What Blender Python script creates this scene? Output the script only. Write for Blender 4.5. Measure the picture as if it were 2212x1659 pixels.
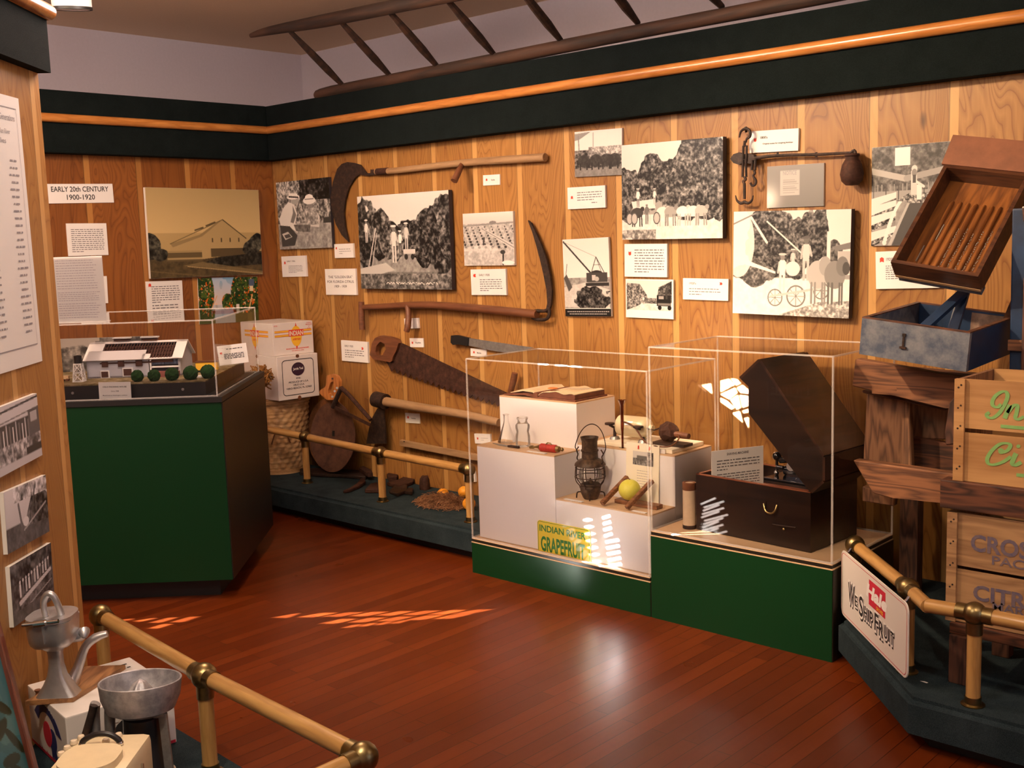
import bpy, bmesh, math, random
import numpy as np
from mathutils import Vector as V, Matrix, Quaternion
random.seed(7)
for o in list(bpy.data.objects): bpy.data.objects.remove(o)
SC = bpy.context.scene; COL = SC.collection
R = math.radians
# ------------------------------------------------------------------ camera
CX, CY, FPX, EYE = 1106.0, 829.5, 2400.0, V((0, 0, 1.55))
def _axes(yaw, pitch, roll):
    f = V((math.cos(yaw)*math.cos(pitch), math.sin(yaw)*math.cos(pitch), -math.sin(pitch)))
    r = V((math.sin(yaw), -math.cos(yaw), 0)); d = f.cross(r)
    c, s = math.cos(roll), math.sin(roll)
    return c*r+s*d, -s*r+c*d, f
RT, DN, FW = _axes(R(132.85), R(7.45), R(1.80))
cd = bpy.data.cameras.new('camera'); cam = bpy.data.objects.new('camera', cd); COL.objects.link(cam)
cd.sensor_width = 36; cd.lens = FPX*36/2212; cd.clip_start = .05
m = Matrix.Identity(4)
for i in range(3): m[i][0], m[i][1], m[i][2], m[i][3] = RT[i], -DN[i], -FW[i], EYE[i]
cam.matrix_world = m; SC.camera = cam
# where a pixel's ray meets a plane (surveying the photograph)
def ray(x, y): return RT*(x-CX)+DN*(y-CY)+FW*FPX
def hit(x, y, n, p):
    d = ray(x, y); t = (V(p)-EYE).dot(n)/d.dot(n); return EYE+d*t
def at(x, y, ax, v):
    d = ray(x, y); return EYE+d*((v-EYE[ax])/d[ax])
# ------------------------------------------------------------------ colour management, world, lamps
vs = SC.view_settings; vs.view_transform = 'Standard'; vs.look = 'None'; vs.gamma = 1; vs.use_curve_mapping = False
SC.display_settings.display_device = 'sRGB'
vs.exposure = 0.06
w = bpy.data.worlds.new('sky'); SC.world = w; w.use_nodes = True
w.node_tree.nodes['Background'].inputs[0].default_value = (.45, .6, 1, 1)
w.node_tree.nodes['Background'].inputs[1].default_value = 1.5
SUNDIR = V((.58, 1, -.215)).normalized()
def lamp(name, typ, loc, aim, energy, col, **k):
    l = bpy.data.lights.new(name, typ); l.energy = energy; l.color = col
    for a, b in k.items(): setattr(l, a, b)
    o = bpy.data.objects.new(name, l); COL.objects.link(o); o.location = loc
    o.rotation_euler = (V(aim)-V(loc)).to_track_quat('-Z', 'Y').to_euler(); return o
lamp('sun', 'SUN', (0, 0, 6), V((0, 0, 6))+SUNDIR, 165, (1, .96, .90), angle=.0014)
WARM = (1, .70, .43)
def spot(name, loc, aim, e, ang=70, blend=.8, col=WARM, rad=.05):
    return lamp(name, 'SPOT', loc, aim, e, col, spot_size=R(ang), spot_blend=blend, shadow_soft_size=rad)
spot('track_lamp_right_wall', (-3.1, 1.7, 2.86), (-1.75, 4.25, 1.3), 430, 62, 1)
spot('track_lamp_middle_wall', (-4.3, 1.9, 2.86), (-3.9, 4.25, 1.2), 210, 75, 1)
spot('track_lamp_left_wall', (-4.0, 1.2, 2.86), (-5.6, 3.3, 1.2), 130, 70, 1)
spot('track_lamp_cases', (-2.3, 1.0, 2.86), (-2.9, 3.7, .35), 330, 50, 1)
spot('track_lamp_foreground', (-1.5, .1, 2.86), (-2.5, 1.2, .3), 120, 60, 1, (1, .82, .58))
spot('track_lamp_crates', (-.3, 1.6, 2.86), (-1.1, 3.5, .8), 85, 60, 1, (1, .74, .52))
FILL = (1, .77, .67)
def fill_point(name, loc, e, col=FILL, rad=.25): return lamp(name, 'POINT', loc, (0, 0, 0), e, col, shadow_soft_size=rad)  # added point lights for soft fill, out of view; no real globes
fill_point('fill_light_room', (-1.6, .9, 2.35), 46, (1, .90, .82))
fill_point('fill_light_left', (-4.6, .3, 2.45), 110)
fill_point('fill_light_right', (.4, 2.6, 2.4), 14)
fill_point('fill_light_centre', (-3.6, 2.4, 2.6), 70)

# ------------------------------------------------------------------ mesh helpers
TM = {}
class MB:
    def __init__(s): s.b = bmesh.new()
    def _add(s, vs, fs, M=None):
        if M is not None: vs = [M @ V(v) for v in vs]
        bv = [s.b.verts.new(v) for v in vs]
        for f in fs:
            try: s.b.faces.new([bv[i] for i in f])
            except ValueError: pass
        return bv
    def box(s, c, d, M=None, bev=0):
        x, y, z = c; a, b, h = d[0]/2, d[1]/2, d[2]/2
        vs = [(x+i*a, y+j*b, z+k*h) for i in (-1, 1) for j in (-1, 1) for k in (-1, 1)]
        fs = [(0, 1, 3, 2), (4, 6, 7, 5), (0, 4, 5, 1), (2, 3, 7, 6), (0, 2, 6, 4), (1, 5, 7, 3)]
        bv = s._add(vs, fs, M)
        if bev > 0:
            es = list({e for v in bv for e in v.link_edges})
            bmesh.ops.bevel(s.b, geom=es, offset=bev, segments=2, affect='EDGES', profile=.6)
        return s
    def bar(s, p, q, wd, th, up=(0, 0, 1), bev=0):      # rectangular bar from p to q
        p, q = V(p), V(q); x = (q-p); L = x.length; x.normalize()
        z = V(up)-x*V(up).dot(x); z.normalize(); y = z.cross(x)
        M = Matrix((( x.x, y.x, z.x, (p.x+q.x)/2), (x.y, y.y, z.y, (p.y+q.y)/2), (x.z, y.z, z.z, (p.z+q.z)/2), (0, 0, 0, 1)))
        return s.box((0, 0, 0), (L, wd, th), M, bev)
    def tube(s, pts, r, seg=10, caps=True, sub=0, M=None):
        pts = [V(p) for p in pts]
        rs = list(r) if isinstance(r, (list, tuple)) else [r]*len(pts)
        if sub:
            P, Q = [], []
            n = len(pts)
            for i in range(n-1):
                a, b, c, d = pts[max(i-1, 0)], pts[i], pts[i+1], pts[min(i+2, n-1)]
                for k in range(sub):
                    t = k/sub
                    P.append(.5*((2*b)+(c-a)*t+(2*a-5*b+4*c-d)*t*t+(3*b-a-3*c+d)*t**3)); Q.append(rs[i]*(1-t)+rs[i+1]*t)
            P.append(pts[-1]); Q.append(rs[-1]); pts, rs = P, Q
        n = len(pts); t0 = (pts[1]-pts[0]).normalized()
        nn = t0.orthogonal().normalized(); rings = []
        for i in range(n):
            t = (pts[min(i+1, n-1)]-pts[max(i-1, 0)]).normalized()
            nn = (nn-t*nn.dot(t)).normalized(); bb = t.cross(nn)
            ring = []
            for k in range(seg):
                a = 2*math.pi*k/seg; p = pts[i]+(nn*math.cos(a)+bb*math.sin(a))*rs[i]
                ring.append(s.b.verts.new(M @ p if M is not None else p))
            rings.append(ring)
        for i in range(n-1):
            for k in range(seg):
                s.b.faces.new((rings[i][k], rings[i][(k+1) % seg], rings[i+1][(k+1) % seg], rings[i+1][k]))
        if caps: s.b.faces.new(rings[0][::-1]); s.b.faces.new(rings[-1])
        return s
    def lathe(s, prof, seg=24, M=None, sx=1, sy=1):      # profile of (radius, z)
        rings = []
        for r_, z in prof:
            rings.append([s.b.verts.new((M @ V(p)) if M is not None else V(p)) for p in
                          [(r_*math.cos(2*math.pi*k/seg)*sx, r_*math.sin(2*math.pi*k/seg)*sy, z) for k in range(seg)]] if r_ > 1e-6
                         else [s.b.verts.new((M @ V((0, 0, z))) if M is not None else V((0, 0, z)))])
        for a, b in zip(rings, rings[1:]):
            for k in range(seg):
                l = (k+1) % seg
                if len(a) == 1 and len(b) == 1: continue
                if len(a) == 1: s.b.faces.new((a[0], b[l], b[k]))
                elif len(b) == 1: s.b.faces.new((a[k], a[l], b[0]))
                else: s.b.faces.new((a[k], a[l], b[l], b[k]))
        return s
    def ball(s, c, r, seg=16, sc=(1, 1, 1), M=None):
        n = seg//2
        prof = [(math.sin(math.pi*i/n), -math.cos(math.pi*i/n)) for i in range(n+1)]
        T = Matrix.Translation(V(c)) @ Matrix.Diagonal((r*sc[0], r*sc[1], r*sc[2], 1))
        return s.lathe(prof, seg, (M @ T) if M is not None else T)
    def prism(s, poly, z0, z1, M=None):                   # outline in local XY, extruded along local Z
        n = len(poly)
        vs = [(x, y, z0) for x, y in poly]+[(x, y, z1) for x, y in poly]
        fs = [tuple(range(n))[::-1], tuple(range(n, 2*n))]+[(i, (i+1) % n, n+(i+1) % n, n+i) for i in range(n)]
        s._add(vs, fs, M); return s
    def face(s, pts, M=None): s._add(pts, [tuple(range(len(pts)))], M); return s
    def jitter(s, a, seed=0):
        rr = random.Random(seed)
        for v in s.b.verts: v.co += V((rr.uniform(-a, a), rr.uniform(-a, a), rr.uniform(-a, a)))
        return s
    def build(s, name, mt, parent=None, smooth=False, world=False, keep=False):
        b = s.b
        if not keep: bmesh.ops.recalc_face_normals(b, faces=b.faces)
        me = bpy.data.meshes.new(name); b.to_mesh(me); b.free()
        if world and parent is not None: me.transform(TM[parent.name].inverted())
        o = bpy.data.objects.new(name, me); COL.objects.link(o)
        if mt: me.materials.append(mt)
        if smooth:
            me.polygons.foreach_set('use_smooth', [True]*len(me.polygons))
            if smooth != 'all':
                try: me.set_sharp_from_angle(angle=R(38))
                except Exception: pass
        if parent is not None:
            o.parent = parent; TM[o.name] = TM.get(parent.name, Matrix.Identity(4)).copy()
        else: TM[o.name] = Matrix.Identity(4)
        return o
def tag(o, label, cat, group=None, kind=None):
    o['label'] = label; o['category'] = cat
    if group: o['group'] = group
    if kind: o['kind'] = kind
    return o
def thing(name, label, cat, M, group=None):
    o = bpy.data.objects.new(name, None); COL.objects.link(o); o.empty_display_size = .05
    if not isinstance(M, Matrix): M = Matrix.Translation(V(M))
    o.matrix_world = M; TM[o.name] = M.copy()
    return tag(o, label, cat, group)
def struct(o): o['kind'] = 'structure'; return o
def plain(o, lab): o['label'] = lab; return o
def frame(o, x, y, z):
    return Matrix(((x[0], y[0], z[0], o[0]), (x[1], y[1], z[1], o[1]), (x[2], y[2], z[2], o[2]), (0, 0, 0, 1)))
def euler(loc, rz=0, rx=0, ry=0):
    return Matrix.Translation(V(loc)) @ Matrix.Rotation(R(rz), 4, 'Z') @ Matrix.Rotation(R(ry), 4, 'Y') @ Matrix.Rotation(R(rx), 4, 'X')
def circ(cx, cy, rx, ry, n=24, a0=0, a1=360): return [(cx+rx*math.cos(R(a0+(a1-a0)*i/n)), cy+ry*math.sin(R(a0+(a1-a0)*i/n))) for i in range(n if a1-a0 == 360 else n+1)]
def rrect(w_, h_, r, n=5):
    p = []
    for cx, cy, a in ((w_/2-r, h_/2-r, 0), (-w_/2+r, h_/2-r, 90), (-w_/2+r, -h_/2+r, 180), (w_/2-r, -h_/2+r, 270)):
        p += [(cx+r*math.cos(R(a+90*i/n)), cy+r*math.sin(R(a+90*i/n))) for i in range(n+1)]
    return p
# ------------------------------------------------------------------ materials
def nm(name):
    mt = bpy.data.materials.new(name); mt.use_nodes = True; nt = mt.node_tree
    return mt, nt, nt.nodes['Principled BSDF']
def N(nt, t, **k):
    n = nt.nodes.new(t)
    for a, v in k.items():
        if a.startswith('i_'):
            key = a[2:]; key = int(key) if key.isdigit() else key.replace('_', ' ')
            n.inputs[key].default_value = v
        else: setattr(n, a, v)
    return n
def mth(nt, op, a, b=None, c=None):
    n = nt.nodes.new('ShaderNodeMath'); n.operation = op
    for i, v in enumerate((a, b, c)):
        if v is None: continue
        if isinstance(v, (int, float)): n.inputs[i].default_value = v
        else: nt.links.new(v, n.inputs[i])
    return n.outputs[0]
def mixc(nt, f, a, b, op='MIX'):
    n = nt.nodes.new('ShaderNodeMix'); n.data_type = 'RGBA'; n.blend_type = op
    for i, v in ((0, f), (6, a), (7, b)):
        if isinstance(v, (int, float)): n.inputs[i].default_value = v
        elif isinstance(v, tuple): n.inputs[i].default_value = v+(1,) if len(v) == 3 else v
        else: nt.links.new(v, n.inputs[i])
    return n.outputs[2]
def bump(nt, h, bs, st=.3, dist=.002):
    n = N(nt, 'ShaderNodeBump'); n.inputs['Strength'].default_value = st; n.inputs['Distance'].default_value = dist
    nt.links.new(h, n.inputs['Height']); nt.links.new(n.outputs[0], bs.inputs['Normal'])
def noise(nt, vec, sc, det=4, rough=.6, dist=0):
    n = N(nt, 'ShaderNodeTexNoise'); n.inputs['Scale'].default_value = sc; n.inputs['Detail'].default_value = det
    n.inputs['Roughness'].default_value = rough; n.inputs['Distortion'].default_value = dist
    if vec is not None: nt.links.new(vec, n.inputs['Vector'])
    return n.outputs[0]
def ramp(nt, f, stops):
    n = N(nt, 'ShaderNodeValToRGB'); e = n.color_ramp.elements
    while len(e) < len(stops): e.new(.5)
    for x, (p, c) in zip(e, stops): x.position = p; x.color = c+(1,) if len(c) == 3 else c
    nt.links.new(f, n.inputs[0]); return n.outputs[0]
def objco(nt, sc=(1, 1, 1), rot=(0, 0, 0)):
    tc = N(nt, 'ShaderNodeTexCoord'); mp = N(nt, 'ShaderNodeMapping'); mp.inputs['Scale'].default_value = sc; mp.inputs['Rotation'].default_value = rot
    nt.links.new(tc.outputs['Object'], mp.inputs[0]); return mp.outputs[0]
def simple(name, c, rough=.5, metal=0, spec=.5, var=0, vsc=20, bmp=0, c2=None, coat=0):
    mt, nt, b = nm(name)
    b.inputs['Base Color'].default_value = c+(1,); b.inputs['Roughness'].default_value = rough; b.inputs['Metallic'].default_value = metal
    b.inputs['Specular IOR Level'].default_value = spec; b.inputs['Coat Weight'].default_value = coat
    if var or c2 or bmp:
        f = noise(nt, objco(nt), vsc, 6, .65)
        if c2: nt.links.new(ramp(nt, f, [(.38, c), (.62, c2)]), b.inputs['Base Color'])
        elif var: nt.links.new(ramp(nt, f, [(.3, tuple(x*(1-var) for x in c)), (.7, tuple(min(1, x*(1+var)) for x in c))]), b.inputs['Base Color'])
        if bmp: bump(nt, f, b, bmp)
    return mt
def wood(name, dark, light, ax='x', sc=1.0, rough=.5, coat=0, ring=7, knots=False, bmp=.25, grey=None):
    mt, nt, b = nm(name)
    k = {'x': (.12, 1, 1), 'y': (1, .12, 1), 'z': (1, 1, .12)}[ax]
    v = objco(nt, tuple(a*sc for a in k))
    n1 = noise(nt, v, 5, 3, .5)
    wv = mth(nt, 'FRACT', mth(nt, 'MULTIPLY', n1, ring))
    tri = mth(nt, 'ABSOLUTE', mth(nt, 'SUBTRACT', wv, .5))
    fine = noise(nt, objco(nt, tuple(a*sc*(.25 if a < 1 else 1) for a in k)), 90, 4, .7)
    f = mth(nt, 'ADD', mth(nt, 'MULTIPLY', tri, 1.1), mth(nt, 'MULTIPLY', fine, .55))
    col = ramp(nt, f, [(.22, dark), (.75, light)])
    if grey: col = mixc(nt, ramp(nt, noise(nt, objco(nt), 6, 5), [(.42, (0, 0, 0)), (.65, (1, 1, 1))]), col, grey)
    nt.links.new(col, b.inputs['Base Color']); b.inputs['Roughness'].default_value = rough; b.inputs['Coat Weight'].default_value = coat
    b.inputs['Coat Roughness'].default_value = .15
    if bmp: bump(nt, f, b, bmp, .001)
    return mt
def panel(name, ax, off, period, dark, light, strip):
    """vertical boards with a pale strip along one edge of each; ax: which object axis runs along the wall"""
    mt, nt, b = nm(name)
    tc = N(nt, 'ShaderNodeTexCoord'); sx = N(nt, 'ShaderNodeSeparateXYZ'); nt.links.new(tc.outputs['Object'], sx.inputs[0])
    if ax == 'x': u = sx.outputs[0]
    elif ax == 'y': u = sx.outputs[1]
    else: u = mth(nt, 'MULTIPLY', mth(nt, 'SUBTRACT', sx.outputs[1], sx.outputs[0]), .7071)
    t = mth(nt, 'DIVIDE', mth(nt, 'SUBTRACT', u, off), period)
    idx = mth(nt, 'FLOOR', t); fr = mth(nt, 'FRACT', t)
    wn = N(nt, 'ShaderNodeTexWhiteNoise', noise_dimensions='1D'); nt.links.new(idx, wn.inputs['W'])
    rnd = wn.outputs['Value']
    cb = N(nt, 'ShaderNodeCombineXYZ')
    nt.links.new(u, cb.inputs[0]); nt.links.new(mth(nt, 'MULTIPLY', rnd, 37), cb.inputs[1]); nt.links.new(mth(nt, 'MULTIPLY', sx.outputs[2], .22), cb.inputs[2])
    n1 = noise(nt, cb.outputs[0], 4.2, 2.2, .45, .6)
    rings = mth(nt, 'FRACT', mth(nt, 'MULTIPLY', n1, 32))
    line = ramp(nt, rings, [(0, (.55, .55, .55)), (.5, (0, 0, 0)), (.86, (.25, .25, .25)), (1, (1, 1, 1))])
    cb2 = N(nt, 'ShaderNodeCombineXYZ')
    nt.links.new(mth(nt, 'MULTIPLY', u, 60), cb2.inputs[0]); nt.links.new(mth(nt, 'MULTIPLY', sx.outputs[2], 1.6), cb2.inputs[2]); nt.links.new(mth(nt, 'MULTIPLY', rnd, 11), cb2.inputs[1])
    fine = noise(nt, cb2.outputs[0], 3, 5, .7)
    base = mixc(nt, mth(nt, 'MULTIPLY', line, .8), light, dark)
    base = mixc(nt, mth(nt, 'MULTIPLY', fine, .55), base, dark)
    tone = ramp(nt, rnd, [(0, (.78, .74, .7)), (1, (1.12, 1.12, 1.1))])
    base = mixc(nt, 1.0, base, tone, 'MULTIPLY')
    # knots
    cb3 = N(nt, 'ShaderNodeCombineXYZ'); nt.links.new(mth(nt, 'MULTIPLY', u, 3.1), cb3.inputs[0]); nt.links.new(mth(nt, 'MULTIPLY', sx.outputs[2], 1.3), cb3.inputs[2])
    vo = N(nt, 'ShaderNodeTexVoronoi'); vo.inputs['Scale'].default_value = 1.0; nt.links.new(cb3.outputs[0], vo.inputs['Vector'])
    kn = ramp(nt, vo.outputs['Distance'], [(.02, (1, 1, 1)), (.06, (0, 0, 0))])
    base = mixc(nt, mth(nt, 'MULTIPLY', kn, .85), base, tuple(x*.25 for x in dark))
    st = mth(nt, 'LESS_THAN', fr, .115)
    stc = mixc(nt, mth(nt, 'MULTIPLY', fine, .3), strip, light)
    base = mixc(nt, mth(nt, 'MULTIPLY', st, mth(nt, 'ADD', .55, mth(nt, 'MULTIPLY', rnd, .4))), base, stc)
    seam = mth(nt, 'LESS_THAN', fr, .012)
    base = mixc(nt, mth(nt, 'MULTIPLY', seam, .65), base, tuple(x*.2 for x in dark))
    nt.links.new(base, b.inputs['Base Color']); b.inputs['Roughness'].default_value = .42
    b.inputs['Specular IOR Level'].default_value = .35
    h = mth(nt, 'SUBTRACT', mth(nt, 'MULTIPLY', line, -.25), mth(nt, 'MULTIPLY', st, .8)); bump(nt, h, b, .35, .003)
    return mt
def carpet(name, a, c):
    mt, nt, b = nm(name); v = objco(nt)
    f = noise(nt, v, 420, 3, .8); g = noise(nt, v, 12, 3, .6)
    col = ramp(nt, mth(nt, 'ADD', mth(nt, 'MULTIPLY', f, .75), mth(nt, 'MULTIPLY', g, .25)), [(.36, a), (.66, c)])
    nt.links.new(col, b.inputs['Base Color']); b.inputs['Roughness'].default_value = .95; b.inputs['Specular IOR Level'].default_value = .1
    bump(nt, f, b, .7, .004); return mt
def floormat():
    mt, nt, b = nm('mahogany_strip_floor')
    tc = N(nt, 'ShaderNodeTexCoord'); mp = N(nt, 'ShaderNodeMapping'); mp.inputs['Rotation'].default_value = (0, 0, R(90)); nt.links.new(tc.outputs['Object'], mp.inputs[0])
    br = N(nt, 'ShaderNodeTexBrick'); br.inputs['Scale'].default_value = 1; br.inputs['Brick Width'].default_value = 1.15; br.inputs['Row Height'].default_value = .058
    br.inputs['Mortar Size'].default_value = .0012; br.inputs['Color1'].default_value = (.30, .30, .30, 1); br.inputs['Color2'].default_value = (1, 1, 1, 1); br.inputs['Mortar'].default_value = (0, 0, 0, 1); br.offset = .37
    nt.links.new(mp.outputs[0], br.inputs['Vector'])
    gr = noise(nt, objco(nt, (60, 2.2, 1)), 1.2, 5, .65)
    col = mixc(nt, br.outputs['Color'], (.08, .0125, .0015), (.18, .034, .005))
    col = mixc(nt, mth(nt, 'MULTIPLY', gr, .55), col, (.055, .007, .001))
    col = mixc(nt, mth(nt, 'MULTIPLY', br.outputs['Fac'], .8), col, (.012, .004, .002))
    nt.links.new(col, b.inputs['Base Color']); b.inputs['Roughness'].default_value = .27
    b.inputs['Specular IOR Level'].default_value = .34
    r = noise(nt, objco(nt), 2.5, 3); nt.links.new(ramp(nt, r, [(.3, (.27, .27, .27)), (.7, (.38, .38, .38))]), b.inputs['Roughness'])
    bump(nt, mth(nt, 'SUBTRACT', mth(nt, 'MULTIPLY', gr, .15), br.outputs['Fac']), b, .2, .001); return mt
def vcol(name, rough=.35):
    mt, nt, b = nm(name); a = N(nt, 'ShaderNodeVertexColor', layer_name='Col')
    nt.links.new(a.outputs[0], b.inputs['Base Color']); b.inputs['Roughness'].default_value = rough; b.inputs['Specular IOR Level'].default_value = .3; return mt
def acrylic(name, edge=0, tint=(1, 1, 1)):
    mt, nt, b = nm(name); nt.nodes.remove(b); out = nt.nodes['Material Output']
    tr = N(nt, 'ShaderNodeBsdfTransparent'); tr.inputs[0].default_value = tint+(1,)
    gl = N(nt, 'ShaderNodeBsdfDiffuse' if edge else 'ShaderNodeBsdfGlossy'); gl.inputs['Roughness'].default_value = .02
    mx = N(nt, 'ShaderNodeMixShader')
    if edge: mx.inputs[0].default_value = edge; gl.inputs['Color'].default_value = (.9, .85, .8, 1)
    else:
        fr = N(nt, 'ShaderNodeFresnel'); fr.inputs[0].default_value = 1.42; nt.links.new(mth(nt, 'MULTIPLY', fr.outputs[0], .8), mx.inputs[0])
    nt.links.new(tr.outputs[0], mx.inputs[1]); nt.links.new(gl.outputs[0], mx.inputs[2]); nt.links.new(mx.outputs[0], out.inputs[0]); return mt
def rolled(name, cols, scv, rough=.8, bmp=.5):
    mt, nt, b = nm(name); f = noise(nt, objco(nt, scv), 1, 6, .7)
    n = len(cols); nt.links.new(ramp(nt, f, [(.3+.4*i/(n-1), c) for i, c in enumerate(cols)]), b.inputs['Base Color'])
    b.inputs['Roughness'].default_value = rough; b.inputs['Specular IOR Level'].default_value = .3; bump(nt, f, b, bmp, .002); return mt
M_ = dict(
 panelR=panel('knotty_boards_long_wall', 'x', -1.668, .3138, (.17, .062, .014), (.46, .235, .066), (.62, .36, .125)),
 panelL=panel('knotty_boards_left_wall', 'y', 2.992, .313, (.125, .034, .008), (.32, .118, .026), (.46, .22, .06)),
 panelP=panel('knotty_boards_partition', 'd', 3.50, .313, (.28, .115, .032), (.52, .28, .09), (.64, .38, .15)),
 white=simple('painted_plaster', (.62, .56, .60), .8, var=.03, vsc=60, bmp=.05),
 ceil=simple('ceiling_plaster', (.86, .64, .43), .85, var=.05, vsc=90, bmp=.15),
 floor=floormat(),
 carpet=carpet('dark_teal_carpet', (.007, .014, .018), (.045, .068, .078)),
 band=carpet('black_green_carpet', (.003, .006, .006), (.012, .018, .018)),
 black=simple('black_paint', (.008, .008, .008), .5), 
 railw=wood('turned_oak_rail', (.36, .185, .055), (.52, .30, .10), 'x', 6, .28, .4, 3, bmp=.03),
 trimw=wood('band_rail_wood', (.42, .15, .03), (.60, .25, .06), 'x', 6, .3, .3, 3, bmp=.03),
 brass=simple('aged_brass', (.25, .19, .085), .33, 1, var=.2, vsc=30),
 trimy=wood('band_rail_wood_left', (.42, .15, .03), (.60, .25, .06), 'y', 6, .3, .3, 3, bmp=.03),
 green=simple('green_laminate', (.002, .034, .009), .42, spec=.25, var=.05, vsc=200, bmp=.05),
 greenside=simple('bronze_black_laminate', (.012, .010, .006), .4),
 tan=simple('tan_laminate', (.62, .42, .25), .5, var=.05, vsc=80),
 acr=acrylic('clear_acrylic'), acre=acrylic('acrylic_edge', .26),
 glass=acrylic('thin_glass', 0, (.97, .98, .97)),
 paper=simple('white_card', (.80, .78, .76), .6), cream=simple('cream_card', (.84, .78, .62), .6),
 board=simple('photo_mount_edge', (.72, .68, .62), .6), dboard=simple('dark_mount_edge', (.03, .025, .03), .6),  # dark edge colour also stands in for shade on the large mounts' sides
 ink=simple('black_ink', (.02, .018, .02), .7), type=simple('small_print_ink', (.16, .15, .16), .7), grey=simple('grey_ink', (.30, .28, .30), .7), red=simple('red_ink', (.70, .045, .02), .6), gold=simple('yellow_ink', (.85, .48, .03), .6),
 print=vcol('photo_print'),
 whitep=simple('white_laminate', (.82, .80, .82), .45),
 rust=rolled('rusted_iron', [(.018, .007, .004), (.046, .018, .011), (.085, .034, .019)], (30, 30, 30), .75),
 iron=rolled('dark_iron', [(.010, .007, .006), (.03, .018, .014), (.07, .035, .022)], (40, 40, 40), .55),
 steel=simple('dull_steel', (.34, .33, .32), .45, .7, var=.2, vsc=40),
 alu=simple('cast_aluminium', (.55, .54, .55), .38, .85, var=.12, vsc=25, bmp=.1),
 chrome=simple('chrome', (.7, .7, .7), .12, 1),
 ladder=wood('weathered_ladder_wood', (.014, .007, .004), (.06, .026, .013), 'x', 3, .75, 0, 3),
 handle=wood('grey_tool_handle', (.20, .11, .05), (.36, .22, .11), 'x', 6, .6, 0, 2),
 handled=wood('dark_tool_handle', (.085, .028, .012), (.17, .062, .026), 'x', 6, .5, 0, 2),
 oldw=wood('old_brown_planks', (.07, .026, .012), (.24, .10, .042), 'x', 2.2, .7, 0, 11),
 oldwz=wood('old_brown_posts', (.085, .036, .018), (.26, .125, .06), 'z', 2.2, .7, 0, 11),
 darkw=wood('creosoted_plank', (.02, .008, .005), (.13, .045, .02), 'x', 2.2, .6, 0, 12),
 darkwz=wood('creosoted_post', (.02, .008, .005), (.10, .04, .022), 'z', 2.2, .6, 0, 12),
 crate=wood('pine_crate_board', (.34, .165, .055), (.50, .275, .105), 'x', 1.6, .6, 0, 5, bmp=.1),
 crate2=wood('aged_crate_board', (.24, .125, .055), (.40, .23, .105), 'x', 1.6, .65, 0, 12, bmp=.25),
)
# ================================================================== the room
WY, WX = 4.25, -5.95                                   # faces of the two boarded exhibit walls
CEIL = 2.945
E0 = V((-3.445, 1.611, 0)); DD = V((-.697, .717, 0)).normalized(); DN_ = V((.717, .697, 0)).normalized()   # end and direction of the free-standing partition
FWD = V((-.68, .733, 0)).normalized(); RGT = V((.733, .68, 0)).normalized()
def slab(name, outline, z0, z1, mt): return MB().prism(outline, z0, z1).build(name, mt)
room = [(-6.85, 5.2), (2, 5.2), (2, .21), (-.17, -1.8), (-6.85, -1.8)]
struct(slab('floor', room, -.05, 0, M_['floor']))
struct(slab('ceiling', room, CEIL, CEIL+.06, M_['ceil']))
struct(MB().box((-2.4, 5.23, 1.45), (9, .06, 3)).build('wall_back_right', M_['white']))
struct(MB().box((-6.88, 1.7, 1.45), (.06, 7.0, 3)).build('wall_back_left', M_['white']))
struct(MB().box((2.03, 2.7, 1.45), (.06, 5.1, 3)).build('wall_side_right', M_['white']))
struct(MB().prism([(2, .21), (-.17, -1.8), (-.13, -1.84), (2.04, .17)], 0, CEIL).build('wall_rear', M_['white']))
struct(MB().box(((WX+1.6)/2, WY+.04, 1.19), (1.6-WX, .08, 2.38)).build('wall_right', M_['panelR']))
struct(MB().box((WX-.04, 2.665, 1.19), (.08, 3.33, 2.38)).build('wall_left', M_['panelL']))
pm = MB(); L_ = 2.3
pm.prism([(E0.x, E0.y), tuple((E0-DN_*.09)[:2]), tuple((E0-DN_*.09-DD*L_)[:2]), tuple((E0-DD*L_)[:2])], 0, 2.38)
struct(pm.build('wall_partition', M_['panelP']))
# carpeted bands along the wall tops with a wooden rail set into them
ZB0, ZB1, ZR = 2.08, 2.41, 2.262
struct(MB().box(((WX+1.6)/2, WY+.02, (ZB0+ZB1)/2), (1.6-WX, .2, ZB1-ZB0), bev=.008).build('trim_1', M_['band']))
struct(MB().box((WX-.02, 2.58, (ZB0+ZB1)/2), (.2, 3.18, ZB1-ZB0), bev=.008).build('trim_2', M_['band']))
pb = MB(); a = E0+DN_*.04; b_ = E0-DN_*.13
pb.prism([tuple(a[:2]), tuple(b_[:2]), tuple((b_-DD*L_)[:2]), tuple((a-DD*L_)[:2])], 2.10, 2.43)
struct(pb.build('trim_3', M_['band']))
struct(MB().tube([(WX+.09, WY-.09, ZR), (1.6, WY-.09, ZR)], .024, 14).build('trim_4', M_['trimw'], smooth=True))
struct(MB().tube([(WX+.09, WY-.09, ZR), (WX+.09, 1.0, ZR)], .024, 14).build('trim_5', M_['trimy'], smooth=True))
a = E0+DD*.008+DN_*.045; a.z = ZR+.02
struct(MB().tube([a-DN_*.18, a, a-DD*L_], .024, 14).build('trim_6', M_['trimw'], smooth=True))
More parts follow.
